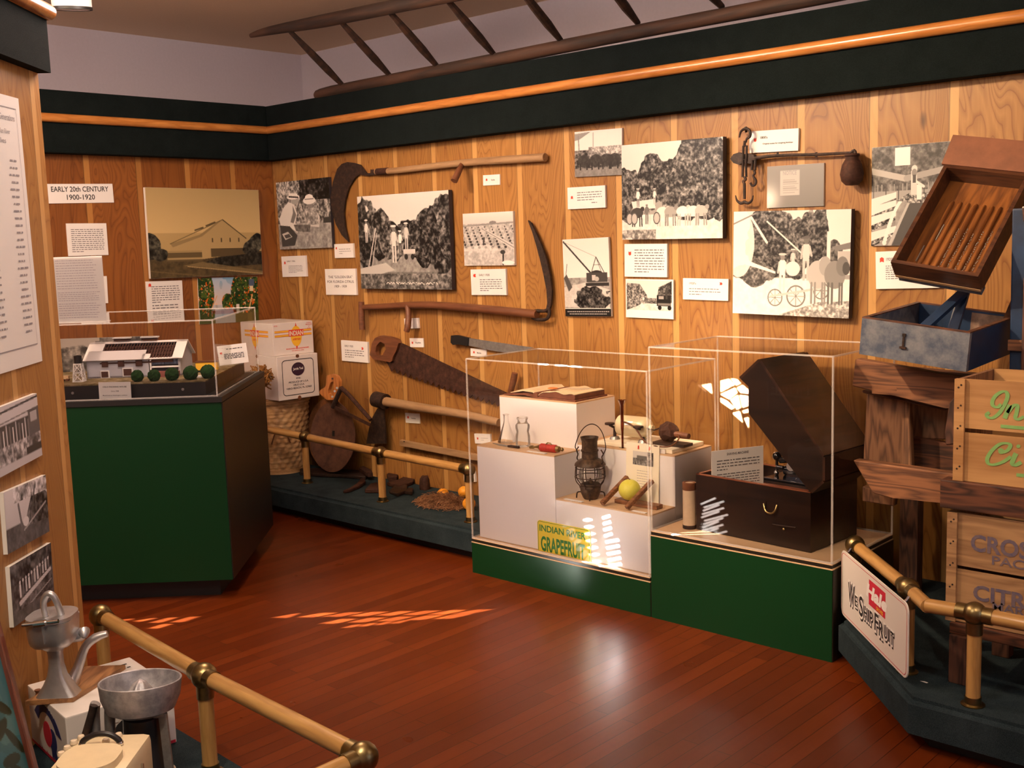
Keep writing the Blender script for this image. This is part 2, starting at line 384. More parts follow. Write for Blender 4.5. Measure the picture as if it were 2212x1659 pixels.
# ---- far left wall, unseen, with openings cut to shape the sun patches
sd = SUNDIR
def to_rear(p):
    p = V(p); q = p+sd*((-1.8-p.y)/sd.y); return (q.x, q.z)
holes = []
def fl(*px): holes.append([to_rear(at(x, y, 2, 0)) for x, y in px])
def wl(*px): holes.append([to_rear(at(x, y, 1, WY)) for x, y in px])
def cs(*px):
    mx, my = sum(p[0] for p in px)/len(px), sum(p[1] for p in px)/len(px)
    holes.append([to_rear(at(mx+(x-mx)*.8, my+(y-my)*.42, 1, 3.611)) for x, y in px])
def ph(*px): holes.append([to_rear(at(x, y, 1, 3.68)) for x, y in px])
for c in ([(257, 1339), (286, 1336), (284, 1340), (262, 1341)], [(291, 1341), (330, 1335), (338, 1336), (305, 1343)], [(323, 1345), (365, 1334), (382, 1334), (346, 1345)],
          [(370, 1344), (412, 1332), (430, 1332), (395, 1344)], [(323, 1357), (352, 1348), (372, 1348), (340, 1358)]): fl(*c)
for i in range(8):
    x0 = 588+i*56; y0 = 1331-i*1.2
    fl((x0, y0+3), (x0+50, y0-6), (x0+(84 if i else 60), y0-6), (x0+34, y0+4))
for i in range(5):
    x0 = 690+i*62; y0 = 1343-i*2.6
    fl((x0, y0+4), (x0+46, y0-6), (x0+82, y0-6), (x0+36, y0+4))
for i in range(4):
    x0 = 740+i*34; y0 = 1353-i*3
    fl((x0, y0+3), (x0+26, y0-4), (x0+42, y0-4), (x0+18, y0+3))
# fan-light lattice on the long wall
for c in ([(1516, 832), (1536, 829), (1538, 850)], [(1557, 823), (1575, 819), (1586, 831), (1557, 846)], [(1579, 818), (1592, 820), (1600, 828), (1590, 832)],
          [(1557, 852), (1588, 838), (1592, 848), (1575, 862)], [(1592, 838), (1604, 832), (1617, 842), (1617, 850), (1600, 848)], [(1557, 860), (1570, 866), (1586, 880), (1580, 884), (1557, 868)],
          [(1578, 864), (1594, 854), (1600, 880), (1592, 884)], [(1598, 854), (1616, 856), (1616, 876), (1604, 880)], [(1583, 893), (1598, 889), (1604, 912)], [(1604, 888), (1617, 884), (1617, 890), (1606, 892)], [(1608, 904), (1617, 902), (1617, 924)]): wl(*c)
# louvred light on the plinth front
for i in range(7):
    y0 = 1118+i*15; x0 = 1256+i*3
    cs((x0, y0+6), (x0+14, y0-2), (x0+26, y0+4), (x0+12, y0+12))
for i in range(9):
    y0 = 1112+i*13; x0 = 1298+i*1.5
    cs((x0, y0+6), (x0+(34 if i > 3 else 20), y0-6), (x0+(36 if i > 3 else 22), y0+3), (x0+2, y0+15))
# streaks on the dark phonograph case
for i in range(11):
    y0 = 1079+i*7.2; x0 = 1504+(i*7) % 9; l_ = 34+(i*13) % 22
    ph((x0, y0+9), (x0+l_, y0-4), (x0+l_+2, y0-3.3), (x0+1, y0+10))
bm = bmesh.new()
def loop(pts):
    vs_ = [bm.verts.new((u, -1.8, z)) for u, z in pts]
    return [bm.edges.new((vs_[i], vs_[(i+1) % len(vs_)])) for i in range(len(vs_))]
es = loop([(-6.85, 0), (-.17, 0), (-.17, CEIL), (-6.85, CEIL)])
for h in holes: es += loop(h)
bmesh.ops.triangle_fill(bm, use_beauty=True, edges=es)
rw = MB(); rw.b.free(); rw.b = bm
struct(rw.build('wall_side_left', M_['white'], keep=True))
# glowing window added out of view in the side wall for bluish fill
lit, nt_, bs_ = nm('fill_glow_pane'); bs_.inputs['Base Color'].default_value = (.6, .7, .9, 1); bs_.inputs['Emission Color'].default_value = (.55, .68, 1, 1); bs_.inputs['Emission Strength'].default_value = 1.2
wn = struct(MB().box((1.99, 2.0, 1.5), (.03, 1.3, 1.5)).build('fill_window', M_['white']))
MB().box((1.972, 2.0, 1.5), (.006, 1.2, 1.4)).build('pane', lit, wn)
wmu = MB(); wmu.box((1.965, 2.0, 1.5), (.012, .03, 1.4)); wmu.box((1.965, 2.0, 1.5), (.012, 1.2, .03)); wmu.build('muntin', M_['white'], wn)
# ------------------------------------------------------------------ carpeted plinths
HP = .16
def plinth(name, label, outline, kick, c):
    t = thing(name, label, 'platform', c)
    d = MB().prism(outline, .05, HP)
    bmesh.ops.bevel(d.b, geom=[e for e in d.b.edges if all(v.co.z > .1 for v in e.verts)], offset=.018, segments=3, affect='EDGES')
    d.build('deck', M_['carpet'], t, world=True, smooth=True)
    plain(MB().prism(kick, 0, .05).build('toe_kick', M_['black'], t, world=True), 'black recessed toe kick'); return t
plinth('carpeted_platform', 'dark teal carpeted platform under the rusty tools, along the long wall', [(-5.94, 4.245), (-5.94, 3.69), (-3.62, 3.69), (-3.62, 4.245)], [(-5.94, 4.24), (-5.94, 3.75), (-3.62, 3.75), (-3.62, 4.24)], (-4.8, 4, 0))
plinth('carpeted_platform', 'dark teal carpeted platform with angled corner carrying the wooden crates at right', [(-1.765, 4.245), (-1.765, 3.58), (-1.30, 3.09), (1.2, 3.09), (1.2, 4.245)], [(-1.76, 4.24), (-1.76, 3.66), (-1.26, 3.15), (1.2, 3.15), (1.2, 4.24)], (-1, 3.8, 0))
plinth('carpeted_platform', 'dark carpeted platform under the juicers in the left foreground', [tuple((E0+DN_*.004)[:2]), (-3.36, 1.625), (-1.74, 1.545), (-1.74, .0), tuple((E0+DN_*.004-DD*2.26)[:2])], [tuple((E0+DN_*.01)[:2]), (-3.34, 1.57), (-1.80, 1.49), (-1.80, .04), tuple((E0+DN_*.01-DD*2.2)[:2])], (-2.4, 1.1, 0))
# ------------------------------------------------------------------ barrier rails
def barrier(label, balls, pts, grp=None):
    c = V(balls[0][:3]); t = thing('barrier_rail', label, 'railing', (c.x, c.y, HP))
    for p, q in pts:
        p, q = V(p), V(q)
        rl = MB().tube([(0, 0, 0), ((q-p).length, 0, 0)], .0215, 16).build('rail', M_['railw'], t, smooth=True)
        x = (q-p).normalized(); y = V((0, 0, 1)).cross(x).normalized(); z = x.cross(y)
        rl.matrix_local = TM[t.name].inverted() @ frame(p, x, y, z)
    for b in balls:
        b3 = V(b[:3]); dirs = b[3]; post = b[4]
        f = MB().ball(b3, .035, 20)
        for d in dirs:
            d = V(d).normalized(); f.tube([b3+d*.025, b3+d*.052], .0245, 14)
        if post: f.tube([b3, b3-V((0, 0, .06))], .0235, 14)
        bl = f.build('ball_joint', M_['brass'], t, smooth=True, world=True)
        if post:
            ps = MB().tube([(0, 0, 0), (b3.z-.05-HP, 0, 0)], .0205, 16).build('post', M_['railw'], t, smooth=True)
            ps.matrix_local = TM[t.name].inverted() @ frame((b3.x, b3.y, HP), V((0, 0, 1)), V((0, 1, 0)), V((-1, 0, 0)))
            MB().lathe([(0, 0), (.034, 0), (.034, .003), (.024, .006), (.0235, .026), (0, .026)], 20, Matrix.Translation((b3.x, b3.y, HP))).build('floor_collar', M_['brass'], t, smooth=True, world=True)
    return t
mr = [tuple(at(577, 927, 1, 3.80)), (-5.27, 3.88, .436), (-4.535, 3.83, .429), (-3.835, 3.80, .425)]
dx = (V(mr[2])-V(mr[1])).normalized()
barrier('brass and oak barrier rail running along the long wall in front of the rusty tools', [(*mr[1], [dx, -dx], 1), (*mr[2], [dx, -dx], 1), (*mr[3], [-dx], 1)], [(mr[0], mr[1]), (mr[1], mr[2]), (mr[2], mr[3])])
ra, rb, rc, rd, re_ = V((-1.734, 3.640, .43)), V((-1.385, 3.280, .43)), V((-1.279, 3.162, .43)), V((-1.137, 3.160, .435)), V((.6, 3.17, .435))
dg = (rb-ra).normalized()
barrier('brass and oak barrier rail bending round the crates at right', [(*ra, [dg], 1), (*rb, [dg, -dg], 1), (*rd, [(1, 0, 0), (-1, 0, 0)], 1), (.25, 3.168, .435, [(1, 0, 0), (-1, 0, 0)], 1)], [(ra, rb), (rb, rc+dg*.008), (rc, rd), (rd, re_)])
la, lb, lc = V((-3.22, 1.56, .43)), V((-2.53, 1.495, .43)), V((-1.836, 1.46, .43))
ld = V((-1.836, -.1, .43)); dl = (lc-lb).normalized()
barrier('brass and oak barrier rail in the left foreground beside the juicers', [(*la, [dl], 1), (*lb, [dl, -dl], 1), (*lc, [-dl, (0, -1, 0)], 1)], [(la, lb), (lb, lc), (lc, ld)])
# ------------------------------------------------------------------ fruit-picking ladder above the long wall
t = thing('wooden_ladder', 'long weathered fruit picking ladder lying along the top of the wall band', 'ladder', at(685, 205, 1, 4.19))
y0, y1 = 4.19, 3.76
def rail_(pts, y, rs): return MB().tube([at(px, py, 1, y) for px, py in pts], rs, 10, sub=4)
rail_([(683, 207), (720, 197), (1000, 143), (1400, 64), (1712, 5), (2050, -60)], y0, [.020, .034, .034, .032, .032, .03]).build('side_rail', M_['ladder'], t, smooth=True, world=True)
rail_([(542, 77), (585, 66), (700, 45), (920, 0), (1300, -76), (1700, -156)], y1, [.012, .024, .034, .034, .032, .03]).build('side_rail', M_['ladder'], t, smooth=True, world=True)
for (a1, b1), (a2, b2) in (((742, 186), (626, 67)), ((842, 163), (732, 42)), ((945, 144), (835, 18)), ((1068, 119), (958, -10)), ((1212, 88), (1112, -38)), ((1378, 50), (1283, -75)), ((1560, 15), (1440, -106)), ((1760, -20), (1620, -142))):
    p, q = at(a1, b1, 1, y0), at(a2, b2, 1, y1)
    MB().tube([p, p.lerp(q, .3), p.lerp(q, .6), q], [.013, .021, .02, .012], 8).build('rung', M_['ladder'], t, smooth=True, world=True)
# ------------------------------------------------------------------ track spotlight
cp = V((-4.625, 2.334, 2.565))
t = thing('track_spotlight', 'white cylindrical spotlight hanging from the ceiling at top left', 'lamp', cp)
Mx = euler((0, 0, 0), 0, 4, 6)
MB().lathe([(.066, .005), (.074, 0), (.080, .01), (.080, .19), (.07, .21), (0, .21)], 28, Mx).build('lamp_housing', M_['paper'], t, smooth=True)
MB().lathe([(.076, -.002), (.0815, -.002), (.0815, .010), (.064, .010)], 28, Mx).build('rim', M_['black'], t, smooth=True)
MB().tube([(.02, 0, .20), (.02, 0, CEIL-2.565)], .012, 10).build('stem', M_['paper'], t, smooth=True)
# ================================================================== prints: little painted pictures carried as colours on a fine mesh
def fnoise(h, w_, sc, seed, octv=3):
    rg = np.random.default_rng(seed); out = np.zeros((h, w_)); amp = 1; tot = 0
    for o in range(octv):
        gh, gw = max(2, int(sc*(2**o)*h/max(h, w_)))+2, max(2, int(sc*(2**o)*w_/max(h, w_)))+2
        g = rg.random((gh, gw)); yy = np.linspace(0, gh-1.001, h); xx = np.linspace(0, gw-1.001, w_)
        y0 = yy.astype(int); x0 = xx.astype(int); fy = (yy-y0)[:, None]; fx = (xx-x0)[None, :]
        a = g[np.ix_(y0, x0)]*(1-fx)+g[np.ix_(y0, x0+1)]*fx; b = g[np.ix_(y0+1, x0)]*(1-fx)+g[np.ix_(y0+1, x0+1)]*fx
        out += amp*(a*(1-fy)+b*fy); tot += amp; amp *= .6
    return out/tot
class Cv:                                              # u to the right, v downward, both 0..1
    def __init__(s, h, w_, base=.5, seed=1):
        s.h, s.w, s.seed = h, w_, seed; s.a = np.ones((h, w_, 3))*np.array(base)
        s.V_, s.U = np.meshgrid((np.arange(h)+.5)/h, (np.arange(w_)+.5)/w_, indexing='ij')
    def nz(s, sc, o=3): s.seed += 1; return fnoise(s.h, s.w, sc, s.seed, o)
    def put(s, m, c, al=1.0):
        m = np.clip(m.astype(float)*al, 0, 1)[..., None]; c = np.array(c, float)
        if c.ndim == 2: c = c[..., None]
        s.a = s.a*(1-m)+m*c; return s
    def pm(s, P):
        m = np.zeros((s.h, s.w), bool); n = len(P)
        for i in range(n):
            (x1, y1), (x2, y2) = P[i], P[(i+1) % n]
            if y1 == y2: continue
            m ^= ((s.V_ >= min(y1, y2)) & (s.V_ < max(y1, y2)) & (s.U < (s.V_-y1)*(x2-x1)/(y2-y1)+x1))
        return m
    def poly(s, P, c, al=1): return s.put(s.pm(P), c, al)
    def rect(s, x0, y0, x1, y1, c, al=1): return s.put((s.U >= x0) & (s.U < x1) & (s.V_ >= y0) & (s.V_ < y1), c, al)
    def ell(s, x, y, rx, ry, c, al=1): return s.put(((s.U-x)/rx)**2+((s.V_-y)/ry)**2 < 1, c, al)
    def line(s, x1, y1, x2, y2, t, c, al=1):
        k = s.h/s.w; dx, dy = x2-x1, (y2-y1)*k; L2 = dx*dx+dy*dy+1e-9
        q = np.clip(((s.U-x1)*dx+(s.V_-y1)*k*dy)/L2, 0, 1)
        return s.put(np.hypot(s.U-x1-q*dx, (s.V_-y1)*k-q*dy) < t/2, c, al)
    def vgrad(s, c0, c1, y0=0, y1=1):
        t = np.clip((s.V_-y0)/(y1-y0), 0, 1)[..., None]; g = np.array(c0)*(1-t)+np.array(c1)*t
        m = ((s.V_ >= y0) & (s.V_ <= y1))[..., None]; s.a = np.where(m, g*np.ones_like(s.a), s.a); return s
    def leaves(s, m, dark, light, sc=26, th=.52):
        n = s.nz(sc*1.25, 4)*.72+s.nz(sc*.3, 2)*.28; v = np.clip((n-th+.17)/.34, 0, 1)**1.3
        s.put(m, dark+(light-dark)*v); return s
    def crown(s, x, y, rx, ry, dark=.06, light=.5, sc=26, rough=.35, th=.55):
        d = ((s.U-x)/rx)**2+((s.V_-y)/ry)**2; return s.leaves(d < 1+rough*2*(s.nz(9, 3)-.5)*2, dark, light, sc, th)
    def grain(s, m, lo, hi, sc=40): s.put(m, lo+(hi-lo)*s.nz(sc, 3)); return s
    def man(s, x, y, h, shirt=.75, legs=.3, head=.35, hat=.8):   # y = feet
        w_ = h*.13*s.h/s.w*1.1
        for k in (-1, 1): s.poly([(x+k*w_*.1, y-h*.5), (x+k*w_*.6, y-h*.48), (x+k*w_*.55, y), (x+k*w_*.15, y)], legs)
        s.poly([(x-w_*.45, y-h*.82), (x+w_*.45, y-h*.82), (x+w_*.75, y-h*.72), (x+w_*.5, y-h*.44), (x-w_*.5, y-h*.44), (x-w_*.75, y-h*.72)], shirt)
        s.line(x-w_*.6, y-h*.76, x-w_*.85, y-h*.5, w_*.34, np.clip(shirt*.85, 0, 1)); s.line(x+w_*.6, y-h*.76, x+w_*.95, y-h*.56, w_*.34, np.clip(shirt*.9, 0, 1))
        s.ell(x, y-h*.9, w_*.45, h*.085, head); s.ell(x, y-h*.965, w_*.8, h*.03, hat); return s
def hats(c):
    c.a[:] = .5; c.leaves(c.U > -1, .10, .78, 34, .5); c.grain((c.V_ > .62), .25, .75, 30)
    c.leaves((c.V_ < .3) & (c.U > .45), .03, .35, 24, .58)
    c.poly([(.02, .55), (.12, .38), (.22, .3), (.33, .34), (.38, .48), (.33, .62), (.42, .7), (.36, .76), (.2, .66), (.05, .66)], .82)
    c.poly([(.3, .36), (.36, .5), (.3, .62), (.24, .6), (.3, .46)], .35)
    c.poly([(.03, .64), (.22, .66), (.36, .8), (.3, .95), (.05, .96)], .16)
    c.poly([(.06, .77), (.18, .74), (.26, .82), (.12, .86)], .75); c.poly([(.1, .79), (.2, .77), (.24, .82), (.13, .84)], .2)
    c.ell(.34, .285, .07, .06, .55); c.ell(.32, .235, .12, .035, .9); c.poly([(.23, .17), (.4, .19), (.41, .24), (.24, .23)], .88); c.line(.24, .225, .41, .245, .018, .12)
    c.ell(.63, .36, .06, .06, .4); c.ell(.62, .305, .115, .055, .88); c.ell(.62, .26, .075, .045, .92); c.line(.54, .285, .7, .285, .012, .3)
    c.poly([(.55, .44), (.72, .42), (.8, .55), (.78, .7), (.62, .68), (.52, .58)], .74); c.leaves(c.pm([(.52, .42), (.74, .42), (.78, .66), (.55, .66)]), .3, .85, 30)
    c.rect(.86, .56, 1, .64, .12); c.grain(c.pm([(.3, .64), (.62, .66), (.6, .76), (.34, .74)]), .05, .5, 40)
def picking(c):
    c.vgrad(.80, .78, 0, .45); c.grain(c.V_ > .6, .28, .62, 46); c.grain((c.V_ > .82), .16, .5, 46)
    for x, y, rx, ry in ((.08, .42, .12, .42), (.25, .48, .12, .28), (.9, .45, .15, .38), (.76, .48, .14, .3), (.55, .46, .2, .18), (.97, .4, .1, .4), (.4, .5, .14, .2)): c.crown(x, y, rx, ry, .04, .55, 34, .45)
    c.line(.08, .85, .2, .35, .008, .8); c.line(.12, .86, .21, .4, .006, .75)
    c.man(.09, .5, .25, .82, .7); c.man(.40, .72, .4, .78, .72); c.man(.47, .62, .24, .85, .2); c.man(.54, .6, .3, .7, .6)
    c.rect(.5, .58, .63, .63, .7); c.ell(.53, .66, .02, .03, .1); c.ell(.6, .66, .02, .03, .1); c.poly([(.0, .78), (.3, .72), (.4, .8), (0, .9)], .66)
    c.leaves(c.V_ > .84, .12, .55, 50)
    for i in range(36):
        if i % 7 == 6: continue
        x = .3+i*.0155; c.line(x, .945-.016*(i % 2), x+.011, .93+.016*((i*7) % 3)*.5, .006, .92)
def groves(c):
    c.vgrad(.82, .74, 0, .2); c.grain(c.V_ > .2, .35, .85, 36); c.line(0, .24, 1, .2, .02, .45)
    c.ell(.6, .19, .07, .03, .4)
    for r in range(8):
        for k in range(9):
            x = .05+k*.13+r*.02; y = .27+r*.055; c.ell(x % 1.05, y, .012+.002*r, .012+.002*r, .15)
    c.poly([(.36, .3), (.42, .3), (1, .62), (1, .72)], .72); c.line(.38, .3, 1, .67, .01, .35)
    c.poly([(0, .65), (.5, .6), (1, .85), (1, 1), (0, 1)], .85, .55); c.grain(c.V_ > .72, .45, .9, 30); c.line(.78, .98, .79, .74, .03, .12); c.ell(.78, .75, .05, .04, .15); c.line(.4, .6, .42, .48, .03, .18); c.ell(.88, .95, .12, .04, .9)
def oxs(c):
    c.vgrad(.82, .86, 0, .45); c.poly([(0, .05), (.35, .02), (.1, .18), (0, .2)], .45); c.line(.08, .1, .1, .5, .02, .4); c.line(.4, .05, .4, .5, .015, .5)
    c.leaves((c.V_ > .42) & (c.V_ < .86), .08, .62, 24, .55); c.grain(c.V_ > .82, .3, .5, 30); c.leaves((c.V_ > .36) & (c.V_ < .55) & (c.U > .3), .3, .85, 30)
    for x in (.2, .45, .68, .85): c.ell(x, .66, .13, .14, .12, .85); c.rect(x-.09, .7, x-.06, .86, .1); c.rect(x+.05, .7, x+.08, .86, .1)
def oxl(c):
    c.vgrad(.80, .76, 0, .5); c.grain(c.V_ > .74, .66, .92, 30)
    for x, y, rx, ry in ((.07, .52, .14, .3), (.3, .4, .17, .28), (.5, .45, .17, .26), (.8, .35, .28, .42), (.66, .5, .2, .3), (.95, .5, .1, .35)): c.crown(x, y, rx, ry, .05, .6, 40, .3, .56)
    c.poly([(.1, .6), (.34, .58), (.35, .68), (.12, .68)], .78)
    c.man(.17, .66, .2, .85, .4); c.man(.34, .64, .17, .8, .6); c.man(.26, .84, .22, .3, .25)
    for x, l in ((.16, .15), (.42, .78), (.5, .5), (.62, .85), (.72, .8), (.8, .6)):
        c.ell(x, .72, .062, .055, l); c.ell(x+.055, .68, .02, .025, l*.8)
        for dx in (-.045, -.025, .025, .045): c.line(x+dx, .75, x+dx*1.1, .86, .012, l*.75)
    for x in (.08, .13, .36): c.ell(x, .78, .035, .065, .2); c.ell(x, .78, .027, .052, .6)
    c.leaves((c.V_ > .9) & (c.U < .35), .25, .8, 40)
def drag(c):
    c.vgrad(.80, .84, 0, .5); c.grain(c.V_ > .5, .25, .7, 30); c.poly([(0, .62), (.5, .56), (.98, .66), (.98, .9), (0, .88)], .8, .6); c.crown(.62, .78, .35, .16, .02, .4, 30, .5)
    c.line(.02, .03, .62, .46, .03, .12); c.line(.02, .03, .72, .24, .006, .4); c.line(.72, .24, .6, .46, .014, .15); c.line(.72, .24, .95, .52, .014, .15); c.line(.66, .34, .8, .34, .01, .15); c.line(.72, .24, .84, .46, .01, .2)
    c.ell(.72, .48, .16, .07, .1); c.rect(.5, .44, .95, .56, .16); c.rect(.62, .47, .7, .54, .65); c.ell(.72, .52, .05, .03, .6); c.rect(.48, .57, .98, .61, .1)
    c.poly([(.0, .5), (.06, .45), (.18, .62), (.1, .68)], .2); c.line(.05, .45, .08, .32, .012, .2)
    c.rect(0, .9, 1, 1, .05); c.rect(0, .895, 1, .905, .85)
    for i in range(22): c.rect(.05+i*.042, .935, .05+i*.042+.03, .945, .6); c.rect(.1+i*.037, .965, .1+i*.037+.026, .975, .6)
def road(c):
    c.a[:] = .9; m = (c.U > .02) & (c.U < .97) & (c.V_ > .03) & (c.V_ < .8); c.put(m, .78)
    c.leaves(m & c.pm([(.02, .1), (.3, .12), (.46, .42), (.45, .62), (.02, .8)]), .1, .7, 40); c.leaves(m & c.pm([(.7, .2), (.98, .03), (.98, .6), (.66, .5)]), .06, .5, 30)
    c.grain(m & c.pm([(.44, .55), (.62, .55), (.9, .8), (.1, .8)]), .6, .92, 30)
    c.rect(.66, .4, .95, .68, .06); c.rect(.7, .42, .8, .5, .5); c.rect(.68, .6, .94, .66, .35); c.rect(.84, .2, .88, .5, .15); c.ell(.72, .72, .04, .06, .04); c.ell(.92, .72, .04, .06, .04)
    c.man(.38, .64, .22, .8, .4); c.man(.45, .62, .2, .5, .2); c.leaves(m & (c.V_ < .62) & (c.V_ > .48) & (c.U > .4) & (c.U < .66), .1, .6, 40)
def spray(c):
    c.vgrad(.78, .84, 0, .6); c.grain(c.V_ > .64, .8, .97, 30); c.leaves(c.pm([(.4, 1), (.75, .86), (1, .84), (1, 1)]), .35, .9, 50)
    c.crown(.33, .3, .22, .34, .06, .5, 44, .3); c.crown(.5, .36, .18, .3, .08, .5, 44, .3); c.crown(.7, .24, .13, .26, .06, .5, 40, .45); c.crown(.2, .6, .2, .12, .15, .6, 44, .4); c.crown(.86, .4, .08, .14, .1, .5, 36, .4)
    c.put(((c.U-.05)/.14)**2+((c.V_-.3)/.34)**2 < 1, .86, .85); c.line(.16, .06, .3, .3, .02, .82); c.line(.0, .12, .2, .02, .012, .4); c.line(.3, .1, .62, .42, .012, .8)
    c.poly([(.86, .34), (1, .3), (1, .36), (.88, .38)], .35); c.rect(.9, .38, 1, .56, .62); c.rect(.81, .2, .84, .5, .82); c.poly([(0, .42), (.38, .58), (.38, .6), (0, .48)], .86)
    c.man(.44, .78, .38, .85, .82, .4, .7); c.man(.53, .58, .22, .7, .7, .4, .75); c.man(.64, .66, .42, .72, .66, .3, .25); c.ell(.53, .55, .06, .07, .82)
    for x, y, r in ((.38, .83, .08), (.56, .81, .1), (.77, .75, .08)):
        c.ell(x, y, r*.82, r*1.05, .35); c.ell(x, y, r*.7, r*.9, .88)
        for a in range(8): c.line(x, y, x+r*.75*math.cos(a*.785), y+r*.95*math.sin(a*.785), .005, .4)
    c.line(.34, .82, .8, .72, .018, .7)
    for x, l in ((.74, .62), (.88, .42)):
        c.ell(x, .6, .085, .13, l); c.ell(x+.06, .52, .05, .09, l*.85)
        for dx in (-.05, -.02, .04, .06): c.line(x+dx, .68, x+dx, .87, .016, l*.7)
    c.ell(.97, .54, .03, .06, .2)
def notice(c):
    c.vgrad(.42, .36); c.put(np.exp(-((c.U-.02)**2/.03+(c.V_-.8)**2/.09)), .85); c.rect(.24, .12, .58, .72, .60); c.rect(.3, .29, .54, .295, .3)
    for i in range(7): c.rect(.29, .34+i*.05, .5+.03*(i % 3), .352+i*.05, .40)
def packing(c):
    c.vgrad(.22, .3, 0, .25); c.leaves(c.V_ < .45, .15, .42, 20); c.rect(.28, .02, .46, .2, .88)
    c.line(0, .24, .4, .33, .07, .6); c.line(.42, .33, 1, .24, .07, .5)
    for i in range(20): c.rect(.02+i*.05, .38, .03+i*.05, .55, .5 if i % 3 else .2)
    c.grain(c.V_ > .56, .35, .6, 20)
    for i, y in enumerate((.52, .6, .7, .86)): c.poly([(0, y), (.3, y-.06), (.3, y), (0, y+.09)], .82); c.leaves(c.pm([(0, y+.09), (.3, y), (.3, y+.04), (0, y+.15)]), .05, .85, 40)
    for i in range(26):
        t = i/25; c.ell(.43-.27*t, .52+.45*t*t, .014+.012*t, .014+.012*t, .85); c.ell(.6+.25*t, .5+.3*t, .012+.01*t, .012+.01*t, .75)
    c.leaves(c.pm([(.3, .55), (.45, .48), (.7, .48), (.8, .6), (.5, .58)]), .1, .85, 50); c.poly([(.45, .58), (.72, .58), (.8, 1), (.25, 1)], .2); c.poly([(.43, .58), (.46, .58), (.24, 1), (.2, 1)], .6)
    c.rect(.47, .26, .54, .5, .72); c.ell(.51, .24, .035, .035, .75); c.ell(.51, .28, .03, .04, .4); c.rect(.54, .4, .6, .55, .85); c.line(.5, .35, .62, .42, .03, .8); c.rect(.49, .3, .53, .38, .2)
def house(c):
    base = np.array((1, .84, .62)); c.a[:] = np.array((.60, .50, .36)); c.vgrad(tuple(.60*base), tuple(.72*base), 0, .5)
    t = lambda g: tuple(g*base)
    c.grain(c.V_ > .72, .1, .3, 40); c.a *= np.where(c.V_[..., None] > .72, base, 1)
    c.poly([(.18, .62), (.44, .52), (.65, .35), (.85, .56), (.86, .74), (.46, .8), (.18, .74)], t(.58)); c.poly([(.18, .62), (.44, .52), (.62, .36), (.65, .35), (.46, .54), (.2, .66)], t(.45)); c.line(.65, .35, .86, .57, .008, t(.2)); c.line(.18, .62, .65, .35, .006, t(.3))
    c.line(.4, .47, .47, .44, .012, t(.25)); c.line(.5, .42, .58, .38, .012, t(.25)); c.poly([(.14, .7), (.45, .7), (.45, .82), (.14, .82)], t(.26)); c.rect(.15, .7, .45, .72, t(.5)); c.rect(.15, .78, .45, .8, t(.55))
    c.poly([(.53, .68), (.88, .68), (.88, .76), (.53, .78)], t(.22))
    for x in (.55, .63, .71, .79): c.rect(x-.006, .56, x+.006, .61, t(.2))
    for x, y, rx, ry in ((.02, .65, .08, .14), (.09, .74, .07, .08), (.95, .62, .08, .12), (.9, .68, .07, .1)): c.crown(x, y, rx, ry, .03, .3, 30)
    c.leaves(c.pm([(.47, .84), (.6, .78), (1, .74), (1, .88), (.6, .9)]), .02, .16, 40); c.poly([(.28, .87), (.45, .83), (1, .96), (1, 1), (.95, 1)], t(.42), .6); c.line(.32, .88, 1, .99, .006, t(.55)); c.line(.0, .92, .5, 1, .006, t(.3)); c.a[:, :, 2] *= .85
def grovecol(c):
    c.vgrad((.30, .52, .72), (.85, .62, .45), 0, .6); c.put(c.nz(5) > .55, (.7, .72, .78), .5)
    for x, y, rx, ry in ((.08, .35, .17, .6), (.8, .35, .26, .55), (.95, .6, .15, .5), (.48, .55, .1, .2)):
        d = ((c.U-x)/rx)**2+((c.V_-y)/ry)**2 < 1+.4*(c.nz(9)-.5); n = c.nz(26); c.put(d, (.03, .09, .03)); c.put(d & (n > .52), (.12, .2, .05)); c.put(d & (c.nz(30) > .66), (.75, .22, .03)); c.put(d & (c.nz(34) > .72), (.8, .6, .4))
    c.rect(0, .8, 1, 1, (.14, .16, .05)); c.rect(.22, .72, .62, .8, (.35, .08, .03)); c.rect(.26, .8, .6, 1, (.45, .5, .5)); c.line(.2, .7, .3, .4, .015, (.7, .5, .3)); c.line(.83, .75, .9, .4, .02, (.75, .55, .3)); c.rect(.86, .2, .92, .32, (.8, .7, .5)); c.rect(.85, .05, .94, .2, (.15, .2, .3)); c.rect(.62, .6, .67, .78, (.8, .75, .7))
def porch(c):
    c.a[:] = .62; c.rect(0, 0, 1, .28, .72); c.line(0, .1, 1, .04, .02, .15); c.line(0, .26, 1, .2, .012, .3); c.rect(0, .28, 1, .72, .14)
    for i in range(14): c.rect(.03+i*.07, .3+.03*(i % 3), .055+i*.07, .78, (.65, .3, .8)[i % 3])
    c.rect(.75, .2, 1, .6, .2); c.rect(.8, .25, .95, .4, .55); c.leaves(c.V_ > .6, .12, .8, 18); c.rect(.65, .76, 1, .88, .1); c.rect(0, .88, 1, 1, .66)
def boat(c):
    c.vgrad(.80, .7, 0, .6); c.grain(c.V_ > .62, .06, .3, 22); c.leaves(c.pm([(.4, .7), (.6, .25), (.9, .2), (1, .3), (1, .75)]), .02, .35, 16); c.leaves((c.V_ < .25) & (c.U > .2), .1, .95, 16, .45); c.line(.3, .3, .35, .65, .04, .25); c.line(.7, .1, .62, .5, .03, .15); c.ell(.45, .62, .07, .08, .8); c.line(.4, .75, .95, .45, .02, .5)
